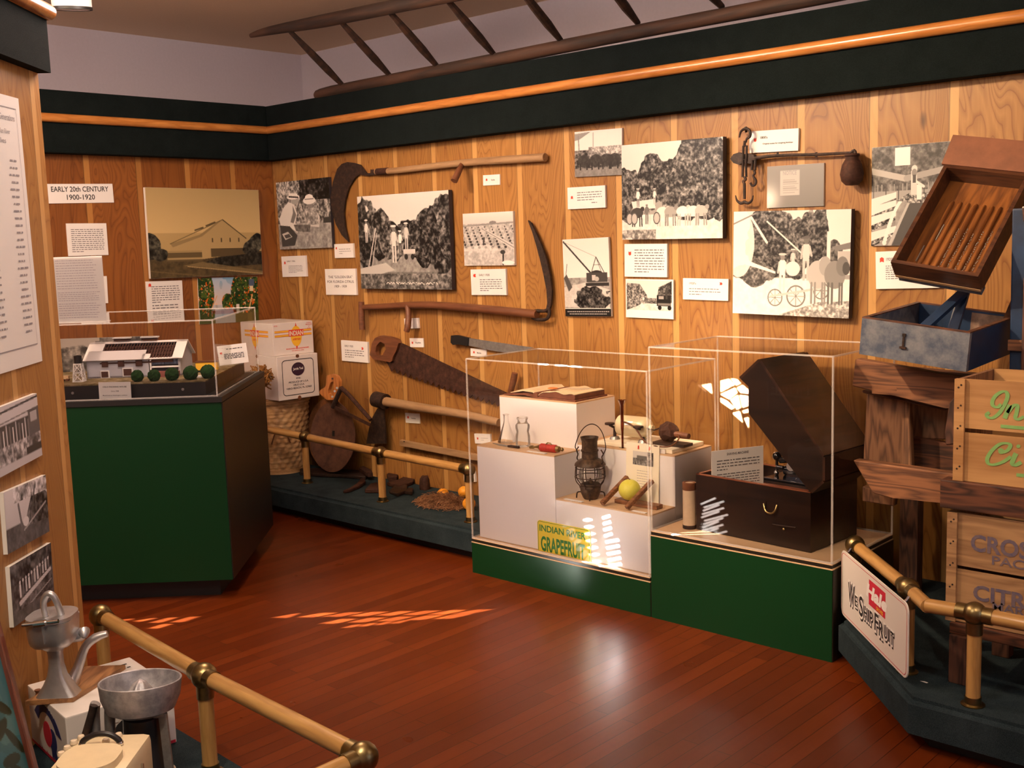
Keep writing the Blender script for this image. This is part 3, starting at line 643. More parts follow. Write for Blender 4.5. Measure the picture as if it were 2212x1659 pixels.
def crowd(c):
    c.leaves(c.U > -1, .03, .3, 14)
    for i in range(11): x = .2+i*.07; c.rect(x-.02, .38-.012*i, x+.02, .6-.02*i, (.75, .25, .6)[i % 3]); c.ell(x, .35-.012*i, .02, .03, .7)
    c.poly([(.15, .66), (.95, .4), (.96, .46), (.17, .74)], .7); c.line(.1, .9, .95, .62, .012, .5); c.grain(c.V_ > .8, .06, .3, 20)
def printmesh(t, w_, h_, z, paint, res, seed=3, tint=(1, .96, .90), gam=1.6):
    nw = int(res*1.15); nh = max(8, int(nw*h_/w_)); c = Cv(nh*2, nw*2, .5, seed); paint(c)
    c.a = c.a.reshape(nh, 2, nw, 2, 3).mean((1, 3))
    a = np.clip(c.a, 0, 1)
    a = a**gam*np.array(tint)
    xs = np.linspace(-w_/2, w_/2, nw+1); ys = np.linspace(h_/2, -h_/2, nh+1)
    X, Y = np.meshgrid(xs, ys); co = np.stack([X, Y, np.full_like(X, z)], -1).reshape(-1, 3)
    me = bpy.data.meshes.new('print'); nv = len(co); nf = nw*nh
    i = (np.arange(nh)[:, None]*(nw+1)+np.arange(nw)[None, :]).ravel()
    lv = np.stack([i, i+nw+1, i+nw+2, i+1], -1).ravel()
    me.vertices.add(nv); me.vertices.foreach_set('co', co.ravel()); me.loops.add(nf*4); me.loops.foreach_set('vertex_index', lv.astype(np.int32))
    me.polygons.add(nf); me.polygons.foreach_set('loop_start', np.arange(0, nf*4, 4, dtype=np.int32)); me.update(calc_edges=True)
    at_ = me.color_attributes.new('Col', 'FLOAT_COLOR', 'CORNER'); col = np.ones((nf, 4, 4)); col[:, :, :3] = a.reshape(-1, 3)[:, None, :]
    at_.data.foreach_set('color', col.astype(np.float32).ravel()); me.materials.append(M_['print'])
    o = bpy.data.objects.new('print', me); COL.objects.link(o); o.parent = t; return o
# ------------------------------------------------------------------ lettering
_lc = {}
def glyphs(txt, bold=0):
    k = (txt, bold)
    if k not in _lc:
        cu = bpy.data.curves.new('lettering', 'FONT'); cu.body = txt; cu.offset = bold; cu.resolution_u = 3
        o = bpy.data.objects.new('lettering', cu); me = o.to_mesh()
        vs_ = np.array([tuple(v.co) for v in me.vertices]) if len(me.vertices) else np.zeros((0, 3)); fs_ = [tuple(p.vertices) for p in me.polygons]
        o.to_mesh_clear(); bpy.data.objects.remove(o); bpy.data.curves.remove(cu); _lc[k] = (vs_, fs_)
    return _lc[k]
def letters(mb, txt, x, y, h, width=None, bold=0, al='c', z=0, M=None, shear=0, arc=0):
    """text of cap height h; (x, y) is the middle (or left end) of its base line"""
    v, f = glyphs(txt, bold)
    if not len(v): return mb
    k = h/.72; v = v.copy()*k; L = v[:, 0].max()-v[:, 0].min(); v[:, 0] -= v[:, 0].min()
    if width: v[:, 0] *= width/L; L = width
    if al == 'c': v[:, 0] -= L/2
    v[:, 0] += shear*v[:, 1]
    if arc: v[:, 1] += arc*(1-(2*v[:, 0]/L)**2)
    v[:, 0] += x; v[:, 1] += y; v[:, 2] = z
    mb._add([tuple(p) for p in v], f, M); return mb
def scrib(mb, x0, x1, y, h, z, rg, M=None):                # a line of print too small to read
    x = x0
    while x < x1:
        w_ = h*rg.uniform(1.0, 4.2); w_ = min(w_, x1-x)
        if w_ > h*.5: mb.face([(x, y, z), (x+w_, y, z), (x+w_, y+h*.62, z), (x, y+h*.62, z)], M)
        x += w_+h*.7
    return mb
# ------------------------------------------------------------------ things fixed to the boarded walls
PL = dict(R=(V((0, -1, 0)), V((0, WY, 0)), V((1, 0, 0))), L=(V((1, 0, 0)), V((WX, 0, 0)), V((0, 1, 0))), P=(DN_, E0, DD))
def wrect(pl, TL, TR, BR, BL, th):
    n, p, r = PL[pl]; p = p+n*th
    c = [hit(x, y, n, p) for x, y in (TL, TR, BR, BL)]
    w_ = ((c[1]-c[0]).length+(c[2]-c[3]).length)/2; h_ = ((c[3]-c[0]).length+(c[2]-c[1]).length)/2
    ctr = (c[0]+c[1]+c[2]+c[3])/4; x = ((c[1]-c[0])+(c[2]-c[3])).normalized()
    return frame(ctr-n*th, x, n.cross(x), n), w_, h_
def photo(label, pl, cn, paint, res, th=.02, edge='board', gap=.0, seed=3, gam=1.6, cat='photograph', tint=(1, .96, .90), grp=None):
    Mx, w_, h_ = wrect(pl, *cn, th+gap); t = thing('mounted_photograph', label, cat, Mx, grp or 'mounted photographs on the boarded walls')
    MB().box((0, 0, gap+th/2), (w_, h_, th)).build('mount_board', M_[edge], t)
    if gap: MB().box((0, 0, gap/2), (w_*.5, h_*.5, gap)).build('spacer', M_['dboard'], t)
    printmesh(t, w_*.998, h_*.998, gap+th+.0006, paint, res, seed, tint, gam); return t, w_, h_, gap+th+.0012
def arrow(mb, x, y, s, a, z):
    P = [(-.55, -.5), (.45, -.5), (.75, 0), (.45, .5), (-.55, .5), (-.3, 0)]; c, q = math.cos(R(a)), math.sin(R(a))
    mb.face([(x+s*(px*c-py*q), y+s*(px*q+py*c), z) for px, py in P]); return mb
def card(label, pl, cn, lines=(), para=None, arr=None, th=.006, mt='paper', ink='ink', gap=0, name='caption_card', cat='card', grp=None):
    Mx, w_, h_ = wrect(pl, *cn, th+gap); t = thing(name, label, cat, Mx, grp or 'caption cards on the boarded walls')
    MB().box((0, 0, (th+gap)/2), (w_, h_, th+gap)).build('board', M_[mt], t); z = th+gap+.0007
    m = MB(); rg = random.Random(label)
    for (tx, x, y, hh, wd, bo) in lines: letters(m, tx, x*w_, y*h_, hh*h_, wd*w_ if wd else None, bo, 'c', z)
    if para:
        for (x0, x1, y0, y1, n) in para:
            for i in range(n):
                y = y0+(y1-y0)*i/max(1, n-1); xe = x1 if i < n-1 else x0+(x1-x0)*rg.uniform(.3, .8)
                scrib(m, x0*w_, (xe-rg.uniform(0, .04))*w_, y*h_, min(.055*h_, abs(y1-y0)/max(n-1, 1)*h_*.55 if n > 1 else .055*h_), z, rg)
    if lines or para: m.build('lettering', M_['type' if (para and ink == 'ink') else ink], t)
    else: m.b.free()
    if arr: plain(arrow(MB(), arr[0]*w_, arr[1]*h_, arr[2]*h_, arr[3], z).build('arrow_mark', M_['red'], t), 'small red arrow mark')
    return t, w_, h_, z
# ---- left wall
card('white title card reading EARLY 20th CENTURY 1900-1920', 'L', ((100, 397), (245, 397.5), (244, 437), (101, 440)), [('EARLY 20th CENTURY', 0, .1, .27, .86, .012), ('1900-1920', 0, -.32, .27, .42, .012)])
card('white typed card under the EARLY 20th CENTURY title', 'L', ((144.5, 483), (231, 482), (233, 551), (146.5, 553)), [], [(-.40, .42, .3, -.38, 12)])
card('white card half hidden behind the large text sheet, upper one', 'L', ((170, 598), (231, 596), (233.5, 655), (172, 657)), [], [(-.4, .3, .25, -.3, 5)])
card('white card half hidden behind the large text sheet, lower one', 'L', ((176, 678), (235, 676), (237, 697.5), (178, 700)))
photo('large sepia photograph of a gabled packing house on the left wall', 'L', ((315, 407.5), (558, 408), (567.5, 595), (323.5, 599.5)), house, 190, .02, 'board', .008)
card('white card of dense text with red arrow below the packing house photograph', 'L', ((315, 609), (393, 605), (398, 693.6), (320, 697)), [], [(-.36, .42, .36, -.02, 8), (-.36, .4, -.1, -.3, 4)], (-.4, .40, .07, 90))
photo('small colour print of pickers among orange trees, on the left wall near the corner', 'L', ((427, 602), (555, 596), (560, 695), (431, 699)), grovecol, 110, .006, 'board', 0, tint=(1, 1, 1), gam=1.4, cat='print')
# ---- long wall, pictures
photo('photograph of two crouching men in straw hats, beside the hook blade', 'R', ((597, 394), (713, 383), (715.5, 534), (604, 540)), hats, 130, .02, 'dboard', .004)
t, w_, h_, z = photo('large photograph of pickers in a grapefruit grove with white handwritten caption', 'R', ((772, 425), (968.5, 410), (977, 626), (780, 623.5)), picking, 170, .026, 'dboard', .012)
photo('small photograph of a young grove in rows beside the hanging scythe', 'R', ((999, 462), (1108, 456), (1112, 573), (1004, 574)), groves, 110, .014, 'board')
photo('small dark photograph of oxen, leftmost and topmost above the ox wagon picture', 'R', ((1238.5, 286), (1344.5, 276), (1343, 378), (1244.6, 382)), oxs, 100, .012, 'board')
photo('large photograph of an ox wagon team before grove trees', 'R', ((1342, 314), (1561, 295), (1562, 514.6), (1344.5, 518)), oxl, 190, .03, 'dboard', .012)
photo('tall photograph of a dragline crane digging a canal', 'R', ((1215, 517), (1317, 513), (1318, 682.6), (1221.5, 684)), drag, 110, .012, 'board', .006)
photo('small white bordered photograph of a truck on a grove road', 'R', ((1349, 603), (1453, 604), (1456.5, 690), (1354.9, 685)), road, 110, .008, 'board', .006)
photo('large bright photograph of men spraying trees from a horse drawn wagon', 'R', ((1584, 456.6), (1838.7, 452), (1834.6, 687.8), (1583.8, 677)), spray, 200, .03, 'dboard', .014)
t, w_, h_, z = photo('grey photograph of a posted NOTICE bill under the iron scales', 'R', ((1656, 360), (1779.8, 352), (1779.8, 444.8), (1658, 449.5)), notice, 70, .008, 'board')
letters(MB(), 'NOTICE', -.09*w_, .27*h_, .1*h_, .24*w_, .01, 'c', z).build('lettering', M_['grey'], t)
photo('photograph of a man sorting fruit in a packing line, behind the tilted wooden tray', 'R', ((1883.5, 319.7), (2068, 303), (2068, 528), (1882, 531)), packing, 150, .01, 'board')
# ---- long wall, caption cards (label, corners, lines, paragraph, arrow)
CC = [
 ('small white caption card below the two men in straw hats', ((608, 554), (660, 552), (662, 597), (610, 598.5)), [('EARLY 1900s', -.1, .22, .07, .34, .02)], [(-.22, .38, .02, -.3, 6)], (-.36, .17, .12, 90)),
 ('small white caption card at the tip of the hook blade', ((722, 527), (763, 526), (763.5, 556), (723, 558)), [], [(-.25, .4, .1, -.2, 3)], (-.38, .2, .14, 180)),
 ('tiny white caption card beneath the right end of the bush hook handle', ((1043, 378.5), (1079, 376.5), (1080, 399), (1044, 401)), [('Scythe', .1, -.06, .14, .22, .02)], None, (-.28, .02, .2, 90)),
 ('white caption card headed EARLY 1920s with left arrow under the young grove photograph', ((1017, 582), (1092, 581), (1094, 637), (1018, 637.5)), [('EARLY 1920S', -.1, .24, .08, .3, .02)], [(-.24, .4, .08, -.34, 6)], (-.38, .26, .12, 180)),
 ('small blank white card behind the hanging grip of the scythe', ((873, 688), (903, 687), (904, 709), (874, 710)), [], None, None),
 ('tiny white caption card above the crosscut saw blade', ((885, 730.5), (914.5, 731), (914.5, 750), (885.5, 750)), [('Scythe', .12, -.06, .16, .4, .02)], None, (-.3, .02, .22, -90)),
 ('tiny white caption card under the machete point', ((1016, 752), (1050, 755), (1051, 771), (1017, 769)), [('Machete', .05, -.12, .2, .26, .02)], None, (-.28, -.02, .26, 90)),
 ('white caption card headed EARLY 1920s with right arrow left of the saw handle', ((737, 735), (794.6, 739), (795, 784), (738, 779)), [('EARLY 1920S', -.2, .2, .09, .32, .02)], [(-.36, .36, .02, -.3, 4)], (.3, .17, .12, 0)),
 ('tiny white caption card between hoe handle and lower tool shaft', ((875.7, 892), (906, 894), (906, 915), (876, 913)), [('Grove hoe', .08, -.06, .14, .3, .02)], None, (-.3, .05, .22, 90)),
 ('small white caption card behind the left pane of the stepped display', ((1025, 937), (1059, 938), (1060, 959), (1025.5, 958)), [], [(-.1, .36, .05, -.15, 2)], (-.3, .05, .2, -90)),
 ('small white card low on the wall behind the end ball of the rail', ((1001, 1016), (1026, 1018), (1026, 1041), (1002, 1039)), [], None, None),
 ('white quotation card below the small dark oxen photograph', ((1225.6, 405.7), (1307, 400), (1308, 448.5), (1226.6, 452)), [], [(-.24, .42, .22, -.12, 4), (.14, .42, -.26, -.26, 1)], (-.38, .02, .12, 90)),
 ('pale yellow lit caption card under the ox wagon photograph', ((1348.5, 527), (1441, 526.6), (1441, 599), (1349.8, 597.5)), [], [(-.26, .44, .3, -.36, 9)], (-.37, .22, .1, -90)),
 ('white caption card headed 1920s left of the spraying photograph', ((1474.8, 600.9), (1573, 603), (1573, 650), (1475.8, 646.5)), [("1920's", -.28, .22, .1, .15, .02)], [(-.36, .36, 0, -.26, 3)], (.34, .28, .12, 0)),
 ('white caption card headed 1800s hanging right of the iron scale hook', ((1620, 284), (1724.6, 277), (1724.6, 325), (1618, 330.6)), [("1800's", -.2, .13, .11, .15, .02), ('Original scales for weighing fertilizer', .09, -.14, .075, .62, .012)], None, (-.38, .1, .14, -90)),
 ('bright white caption card under the packing line photograph, behind the tilted tray', ((1891.6, 544), (2031, 538), (2032, 621.5), (1892, 624.5)), [("1920's", -.27, .25, .08, .12, .02)], [(-.34, .4, .1, -.24, 7)], (-.4, .27, .11, 90)),
]
for lab, cn, ln, pa, ar in CC: card(lab, 'R', cn, ln, pa, ar, .012 if 'tiny' not in lab else .006)
card('white title card reading THE GOLDEN ERA FOR FLORIDA CITRUS', 'R', ((702, 581), (768, 580.5), (770, 637), (704, 637)), [('THE "GOLDEN ERA"', 0, .14, .1, .78, .005), ('FOR FLORIDA CITRUS', 0, -.04, .1, .86, .005), ('1909 - 1939', 0, -.22, .1, .4, .005)], None, None, .012)
# ---- partition: poster and three photographs
Mx, w_, h_ = wrect('P', (-75, 178), (47, 219), (84, 778), (-10, 815), .003)
t = thing('paper_poster', 'tall white paper poster listing names, pinned on the partition at left edge', 'poster', Mx)
MB().box((0, 0, .002), (w_, h_, .003)).build('sheet', M_['paper'], t)
m = MB()
for a, b, c_, d in ((-.42, .455, .42, .458), (-.42, -.43, .42, -.426), (-.42, -.43, -.416, .458), (.416, -.43, .42, .458)): m.face([(a*w_, b*h_, .0045), (c_*w_, b*h_, .0045), (c_*w_, d*h_, .0045), (a*w_, d*h_, .0045)])
letters(m, 'In Remembrance: Generations', -.02*w_, .41*h_, .022*h_, .78*w_, .01, 'c', .0045); letters(m, 'of Pioneer Indian River', -.0*w_, .36*h_, .018*h_, .5*w_, .004, 'c', .0045); letters(m, 'Families', 0, .325*h_, .018*h_, .3*w_, .004, 'c', .0045)
rg = random.Random(4)
for i in range(25):
    for x in (-.22, .2): w2 = rg.uniform(.1, .17); scrib(m, (x-w2/2)*w_*1.3, (x+w2/2)*w_*1.3, (.26-i*.0265)*h_, .011*h_, .0045, rg)
m.build('lettering', M_['grey'], t)
photo('black and white photograph of a group on a porch, topmost of three on the partition', 'P', ((-25, 893), (78, 848), (92, 984), (3, 1027)), porch, 100, .012, 'board', gam=1.3, tint=(.96, .93, 1))
photo('black and white photograph of a boat under trees, middle of three on the partition', 'P', ((7, 1066), (98, 1024), (107, 1149), (17, 1196)), boat, 90, .012, 'board', gam=1.3, tint=(.96, .93, 1))
photo('dark photograph of seated people at a long table, lowest of three on the partition', 'P', ((17, 1227), (108, 1173), (119, 1290), (33, 1353)), crowd, 90, .012, 'board', gam=1.3, tint=(.96, .93, 1))
# ================================================================== tools hung on the long wall (outlines surveyed on the wall plane)
def wp(x, y, off=.02): return at(x, y, 1, WY-off)
def wpoly(px, off, th, c=None):                       # outline -> prism standing off the wall
    pts = [wp(x, y, off+th) for x, y in px]; m = MB(); n = len(pts)
    m._add([tuple(p) for p in pts]+[(p.x, p.y+th, p.z) for p in pts], [tuple(range(n)), tuple(range(n, 2*n))[::-1]]+[(i, (i+1) % n, n+(i+1) % n, n+i) for i in range(n)]); return m
def wtube(px, r, off=.025, seg=10, sub=3, sc=None): return MB().tube([wp(x, y, off) for x, y in px], r, seg, sub=sub)
# bush hook
t = thing('bush_hook', 'long handled bush hook with a broad curved rusty blade at its left end', 'tool', wp(950, 360))
wpoly([(765, 352), (778, 356), (792, 374), (800, 374), (800, 366), (822, 367), (822, 376), (795, 380), (776, 377), (766, 384), (753, 405), (745, 432), (742, 460), (745, 490), (753, 523), (738, 508), (725, 484), (716, 455), (713.5, 425), (719, 393), (728, 365), (738, 354), (750, 350)], .012, .008).build('blade', M_['iron'], t, world=True)
wtube([(812, 371), (860, 368), (1000, 352), (1090, 345.5), (1178, 340)], [.017, .0175, .019, .021, .021], .03).build('handle', M_['handle'], t, smooth=True, world=True)
wtube([(815, 371), (838, 369.5)], .0195, .03, sub=0).build('ferrule', M_['rust'], t, smooth=True, world=True)
MB().tube([wp(999, 353, .03), wp(991, 370, .08), wp(981, 391, .12)], [.013, .017, .019], 10, sub=3).build('grip', M_['handled'], t, smooth=True, world=True)
# scythe
t = thing('scythe', 'old scythe with a brown snath and a thin upright curved blade at right', 'tool', wp(980, 670))
wtube([(783, 664), (830, 662), (875, 659.5), (930, 659), (1000, 664), (1080, 671), (1160, 679)], [.016, .018, .019, .02, .022, .022, .022], .045).build('snath', M_['handled'], t, smooth=True, world=True)
wtube([(780.5, 652), (781, 680), (782.5, 712)], [.017, .019, .019], .05).build('grip', M_['handled'], t, smooth=True, world=True)
MB().tube([wp(880, 660, .05), wp(882.5, 680, .06), wp(881, 704, .075), wp(878, 716, .08)], [.016, .017, .019, .017], 10, sub=3).build('grip', M_['handled'], t, smooth=True, world=True)
wtube([(1150, 686), (1156, 672), (1176, 672), (1186, 668), (1186, 682), (1178, 690), (1160, 690), (1150, 686)], .009, .04).build('heel_ring', M_['iron'], t, smooth=True, world=True)
wpoly([(1140, 476), (1147, 482), (1160, 508), (1170, 532), (1180, 560), (1188, 595), (1192, 630), (1190, 658), (1184, 678), (1178, 674), (1182, 655), (1180, 625), (1173, 590), (1166, 560), (1158, 530), (1150, 503)], .02, .012).build('blade', M_['iron'], t, world=True)
# machete
t = thing('machete', 'machete with black grip and grey blade hung above the display case', 'tool', wp(1060, 740))
wpoly([(974, 725), (985, 724), (1011, 730), (1010, 747.5), (990, 744), (978, 745), (973, 740)], .012, .02).build('grip', M_['black'], t, world=True)
wpoly([(1011, 730), (1066, 738.5), (1110, 745), (1153, 751), (1130, 757), (1098, 762.5), (1060, 757), (1010, 746)], .02, .004).build('blade', M_['steel'], t, world=True)
# crosscut saw
t = thing('crosscut_saw', 'wide rusty one man crosscut saw slanting down behind the display case', 'saw', wp(950, 810))
def holed(outer, inner, off, th, n=40):                # outline with a true opening
    cx_ = sum(p[0] for p in inner)/len(inner); cy_ = sum(p[1] for p in inner)/len(inner)
    def cast(P, a):
        best = 0
        for k in range(len(P)):
            (x1, y1), (x2, y2) = P[k], P[(k+1) % len(P)]; dx, dy = math.cos(a), math.sin(a); ex, ey = x2-x1, y2-y1; den = dx*ey-dy*ex
            if abs(den) < 1e-9: continue
            t_ = ((x1-cx_)*ey-(y1-cy_)*ex)/den; s_ = ((x1-cx_)*dy-(y1-cy_)*dx)/den
            if t_ > 0 and -1e-6 <= s_ <= 1+1e-6: best = max(best, t_)
        return (cx_+best*math.cos(a), cy_+best*math.sin(a))
    A = [2*math.pi*k/n for k in range(n)]; O = [wp(*cast(outer, a), off+th) for a in A]; I_ = [wp(*cast(inner, a), off+th) for a in A]
    m = MB(); vs_ = [tuple(p) for p in O+I_]+[(p.x, p.y+th, p.z) for p in O+I_]; fs = []
    for k in range(n):
        l = (k+1) % n; fs += [(k, l, n+l, n+k), (2*n+k, 3*n+k, 3*n+l, 2*n+l), (k, 2*n+k, 2*n+l, l), (n+k, n+l, 3*n+l, 3*n+k)]
    m._add(vs_, fs); return m
hp = [(862, 738), (852, 731), (838, 727), (822, 725), (810, 730), (803, 742), (801, 755), (798, 766), (806, 776), (822, 779), (836, 781), (846, 784), (848, 772), (856, 757)]
holed(hp, [(821, 738), (831, 743), (833, 755), (826, 767), (815, 770), (811, 760), (813, 747)], .018, .026).build('handle', M_['handled'], t, smooth=True, world=True)
bl = [(848, 738), (870, 742), (960, 785), (1040, 823), (1098, 850), (1095, 878)]
tl, tr = (840, 793), (1093, 876); n = 42
for i in range(n, -1, -1):
    f = i/n; x = tl[0]+(tr[0]-tl[0])*f; y = tl[1]+(tr[1]-tl[1])*f+3*math.sin(f*3.1)
    d = 7 if i % 2 else -2
    bl += [(x+1.2, y+d), (x-1.2, y+d)] if i % 2 else [(x, y+d)]
bl += [(833, 780), (845, 770)]
wpoly(bl, .022, .004).build('blade', M_['rust'], t, world=True)
wtube([(1112, 806), (1109, 822), (1104, 842), (1100, 856)], [.016, .018, .016, .012], .045).build('end_grip', M_['handled'], t, smooth=True, world=True)
# grove hoe
t = thing('grove_hoe', 'heavy grove hoe with black blade and grey wooden handle', 'tool', wp(930, 890))
wtube([(829, 867), (900, 879), (1005, 896), (1078, 913)], [.028, .026, .023, .022], .07).build('handle', M_['handle'], t, smooth=True, world=True)
wtube([(811, 862), (833, 868)], .046, .07, 18, 0).build('eye', M_['iron'], t, smooth=True, world=True)
wpoly([(815, 882), (831, 880), (829, 895), (832, 925), (833.5, 958.6), (791, 958.6), (797, 925), (805, 900)], .06, .008).build('blade', M_['iron'], t, world=True)
# second shaft
t = thing('tool_handle', 'grey weathered wooden tool shaft below the grove hoe', 'tool', wp(960, 970))
MB().bar(wp(866, 956, .03), wp(1062, 994, .03), .024, .036, bev=.005).build('shaft', M_['handle'], t, world=True)
MB().tube([wp(873, 954, .0), wp(873, 954, .05)], .004, 8).build('nail', M_['iron'], t, world=True)
# steelyard scale
t = thing('steelyard_scale', 'black iron steelyard scale with hooks and a pear shaped weight', 'scale', wp(1700, 337))
I = M_['iron']
wtube([(1630, 342), (1680, 336), (1763, 334), (1838, 330)], [.008, .007, .0065, .0055], .035, 8).build('beam', I, t, smooth=True, world=True)
wpoly([(1577, 343), (1584, 333), (1596, 329), (1606, 334), (1612, 331), (1628, 334), (1631, 342), (1629, 354), (1612, 353), (1606, 350), (1596, 356), (1584, 352)], .022, .02).build('beam_head', I, t, world=True)
for x in (1680, 1763): wtube([(x, 329), (x, 340)], .005, .035, 8, 0).build('notch_stop', I, t, world=True)
wtube([(1597, 297), (1600, 285), (1607, 279), (1616, 279), (1621, 287), (1619, 296), (1613, 300), (1611, 308)], [.003, .005, .006, .006, .006, .006, .005, .005], .04, 8).build('hanging_hook', I, t, smooth=True, world=True)
wtube([(1611, 274), (1612, 286)], .006, .02, 8, 0).build('wall_nail', I, t, world=True)
def shackle(px, nmn): wtube(px, .0055, .045, 8, 1).build(nmn, I, t, smooth=True, world=True)
shackle([(1606, 315), (1605, 348), (1612, 348), (1613, 315), (1606, 315)], 'shackle'); shackle([(1605, 345), (1604, 382), (1612, 382), (1611, 345), (1605, 345)], 'shackle'); shackle([(1625, 345), (1624, 367), (1631, 367), (1632, 345), (1625, 345)], 'shackle')
wtube([(1609, 304), (1608, 316)], .006, .045, 8, 0).build('swivel', I, t, world=True)
wtube([(1628, 368), (1631, 374), (1627, 380), (1633, 390), (1631, 399), (1625, 401), (1621, 395)], .005, .045, 8).build('small_hook', I, t, smooth=True, world=True)
wtube([(1608, 382), (1611, 388), (1605, 392), (1608, 398), (1608, 430)], .006, .045, 8).build('hook_stem', I, t, smooth=True, world=True)
for s in (-1, 1): wtube([(1608, 436), (1608+s*8, 439), (1608+s*16, 433), (1608+s*19, 422)], [.007, .0065, .005, .002], .045, 8).build('prong', I, t, smooth=True, world=True)
wtube([(1837, 331), (1845, 325), (1848, 333), (1842, 338)], .006, .04, 8).build('beam_end', I, t, smooth=True, world=True)
wtube([(1842, 330), (1836, 338), (1842, 350), (1835, 358), (1844, 358), (1838, 348), (1845, 338), (1842, 330)], .004, .04, 8, 2).build('weight_link', I, t, smooth=True, world=True)
MB().lathe([(0, 0), (.024, .002), (.040, .018), (.046, .045), (.038, .082), (.026, .104), (.026, .112), (.030, .116), (.028, .124), (0, .126)], 24, Matrix.Translation(wp(1840, 401, .055))).build('weight', M_['rust'], t, smooth=True, world=True)
# ================================================================== along the long wall: cartons, basket, plow discs, saw, scrap iron, straw
CART = simple('white_carton', (.74, .68, .64), .55, var=.03, vsc=14)
ORG = rolled('orange_peel', [(.75, .28, .02), (.85, .38, .03)], (60, 60, 60), .45, .3)
def face_M(Mx, lx, ly, lz, side):                     # local frame of a box side: X right, Y up, Z outwards
    F = {'front': (V((0, -ly/2, lz/2)), V((1, 0, 0)), V((0, 0, 1)), V((0, -1, 0))), 'left': (V((-lx/2, 0, lz/2)), V((0, -1, 0)), V((0, 0, 1)), V((-1, 0, 0))), 'right': (V((lx/2, 0, lz/2)), V((0, 1, 0)), V((0, 0, 1)), V((1, 0, 0)))}[side]
    return frame(F[0], F[1], F[2], F[3])
def carton(label, loc, rz, lx, ly, lz):
    t = thing('fruit_carton', label, 'box', euler(loc, rz), 'white fruit cartons')
    MB().box((0, 0, lz*.36), (lx*.985, ly*.985, lz*.72)).build('tray', CART, t)
    m = MB(); h = lz
    m.box((0, 0, h/2), (lx, ly, h), bev=.004); m.build('lid', CART, t); return t
lx, ly, lz = .29, .43, .264
t = carton('white carton with round dark emblem, lower one of the two on the basket', (-5.69, 4.02, .632), 87, lx, ly, lz)
for sd_ in ('front', 'left'):
    F = face_M(None, lx, ly, lz, sd_); e = .0012
    m = MB(); m.prism(circ(0, -lz/2+.004, .012, .014, 16), e, e+.001, F); m.prism(circ(0, lz/2-.006, .012, .01, 16), e, e+.001, F); plain(m.build('hand_hole', M_['handled'], t), 'dark finger hole')
F = face_M(None, lx, ly, lz, 'front'); m = MB()
o_, i_ = rrect(.225, .215, .022), rrect(.217, .207, .019); n = len(o_)
m._add([(x, y, .0012) for x, y in o_]+[(x, y, .0012) for x, y in i_], [(i, (i+1) % n, n+(i+1) % n, n+i) for i in range(n)], F)
for tx, y, wd in (('4/5 BU.', -.012, .035), ('PRODUCE OF U.S.A.', -.034, .14), ('ORLO U.S.A.', -.052, .08), ('VERO BEACH, FL 32960', -.071, .18)): letters(m, tx, 0, y, .011, wd, .012, 'c', .0012, F)
m.build('lettering', M_['ink'], t)
plain(MB().prism(circ(0, .048, .046, .040, 28), .001, .0018, F).build('emblem', simple('plum_ink', (.035, .01, .03), .6), t), 'round dark plum emblem')
letters(MB(), 'Jungle Trail', 0, .044, .014, .07, .02, 'c', .0024, F).build('emblem_lettering', M_['paper'], t)
lx, ly, lz = .282, .375, .196
t = carton('white carton printed in red and yellow, upper of the two on the basket', (-5.70, 4.03, .897), 85.7, lx, ly, lz)
for sd_, dx in (('front', .02), ('left', -.02)):
    F = face_M(None, lx, ly, lz, sd_); m = MB(); W2 = (lx if sd_ == 'front' else ly*.8)/2-.012
    m.prism(circ(dx, .012, .038, .062, 26), .001, .0015, F)
    for y in (.045, .020):
        for x0, x1 in ((-W2, dx-.052), (dx+.052, W2)): m.face([(x0, y-.005, .0012), (x1, y-.005, .0012), (x1, y+.005, .0012), (x0, y+.005, .0012)], F)
    m.build('emblem', M_['gold'], t)
    m = MB(); m.face([(dx-.052, .012, .0019), (dx+.052, .012, .0019), (dx+.052, .052, .0019), (dx-.052, .052, .0019)], F)
    for y in (.0395, .0505, .0145, .0255):
        for x0, x1 in ((-W2, dx-.052), (dx+.052, W2)): m.face([(x0, y-.0009, .0014), (x1, y-.0009, .0014), (x1, y+.0009, .0014), (x0, y+.0009, .0014)], F)
    for s in (1, -1): m.face([(dx-.006, .012+s*.060, .0019), (dx+.006, .012+s*.060, .0019), (dx, .012+s*.082, .0019)], F)
    letters(m, 'citrus', dx, -.012, .016, .052, .02, 'c', .0019, F, .25)
    if sd_ == 'front':
        letters(m, 'INDIAN RIVER EXCHANGE PACKERS', dx+.005, -.066, .008, .16, .02, 'c', .0014, F); letters(m, 'VERO BEACH, FL. 32960', dx+.005, -.078, .006, .085, .01, 'c', .0014, F)
        letters(m, '4/5 BU.', -.118, .078, .008, .026, .01, 'c', .0014, F)
        for i, tx in enumerate(('CITRUS', 'PRODUCE', 'of', 'U.S.A.')): letters(m, tx, .112, .084-.011*i, .007, None, .01, 'c', .0014, F)
    m.build('red_print', M_['red'], t)
    letters(MB(), 'INDIAN', dx, .017, .029, .096, .02, 'c', .0026, F).build('name_lettering', M_['cream'], t)
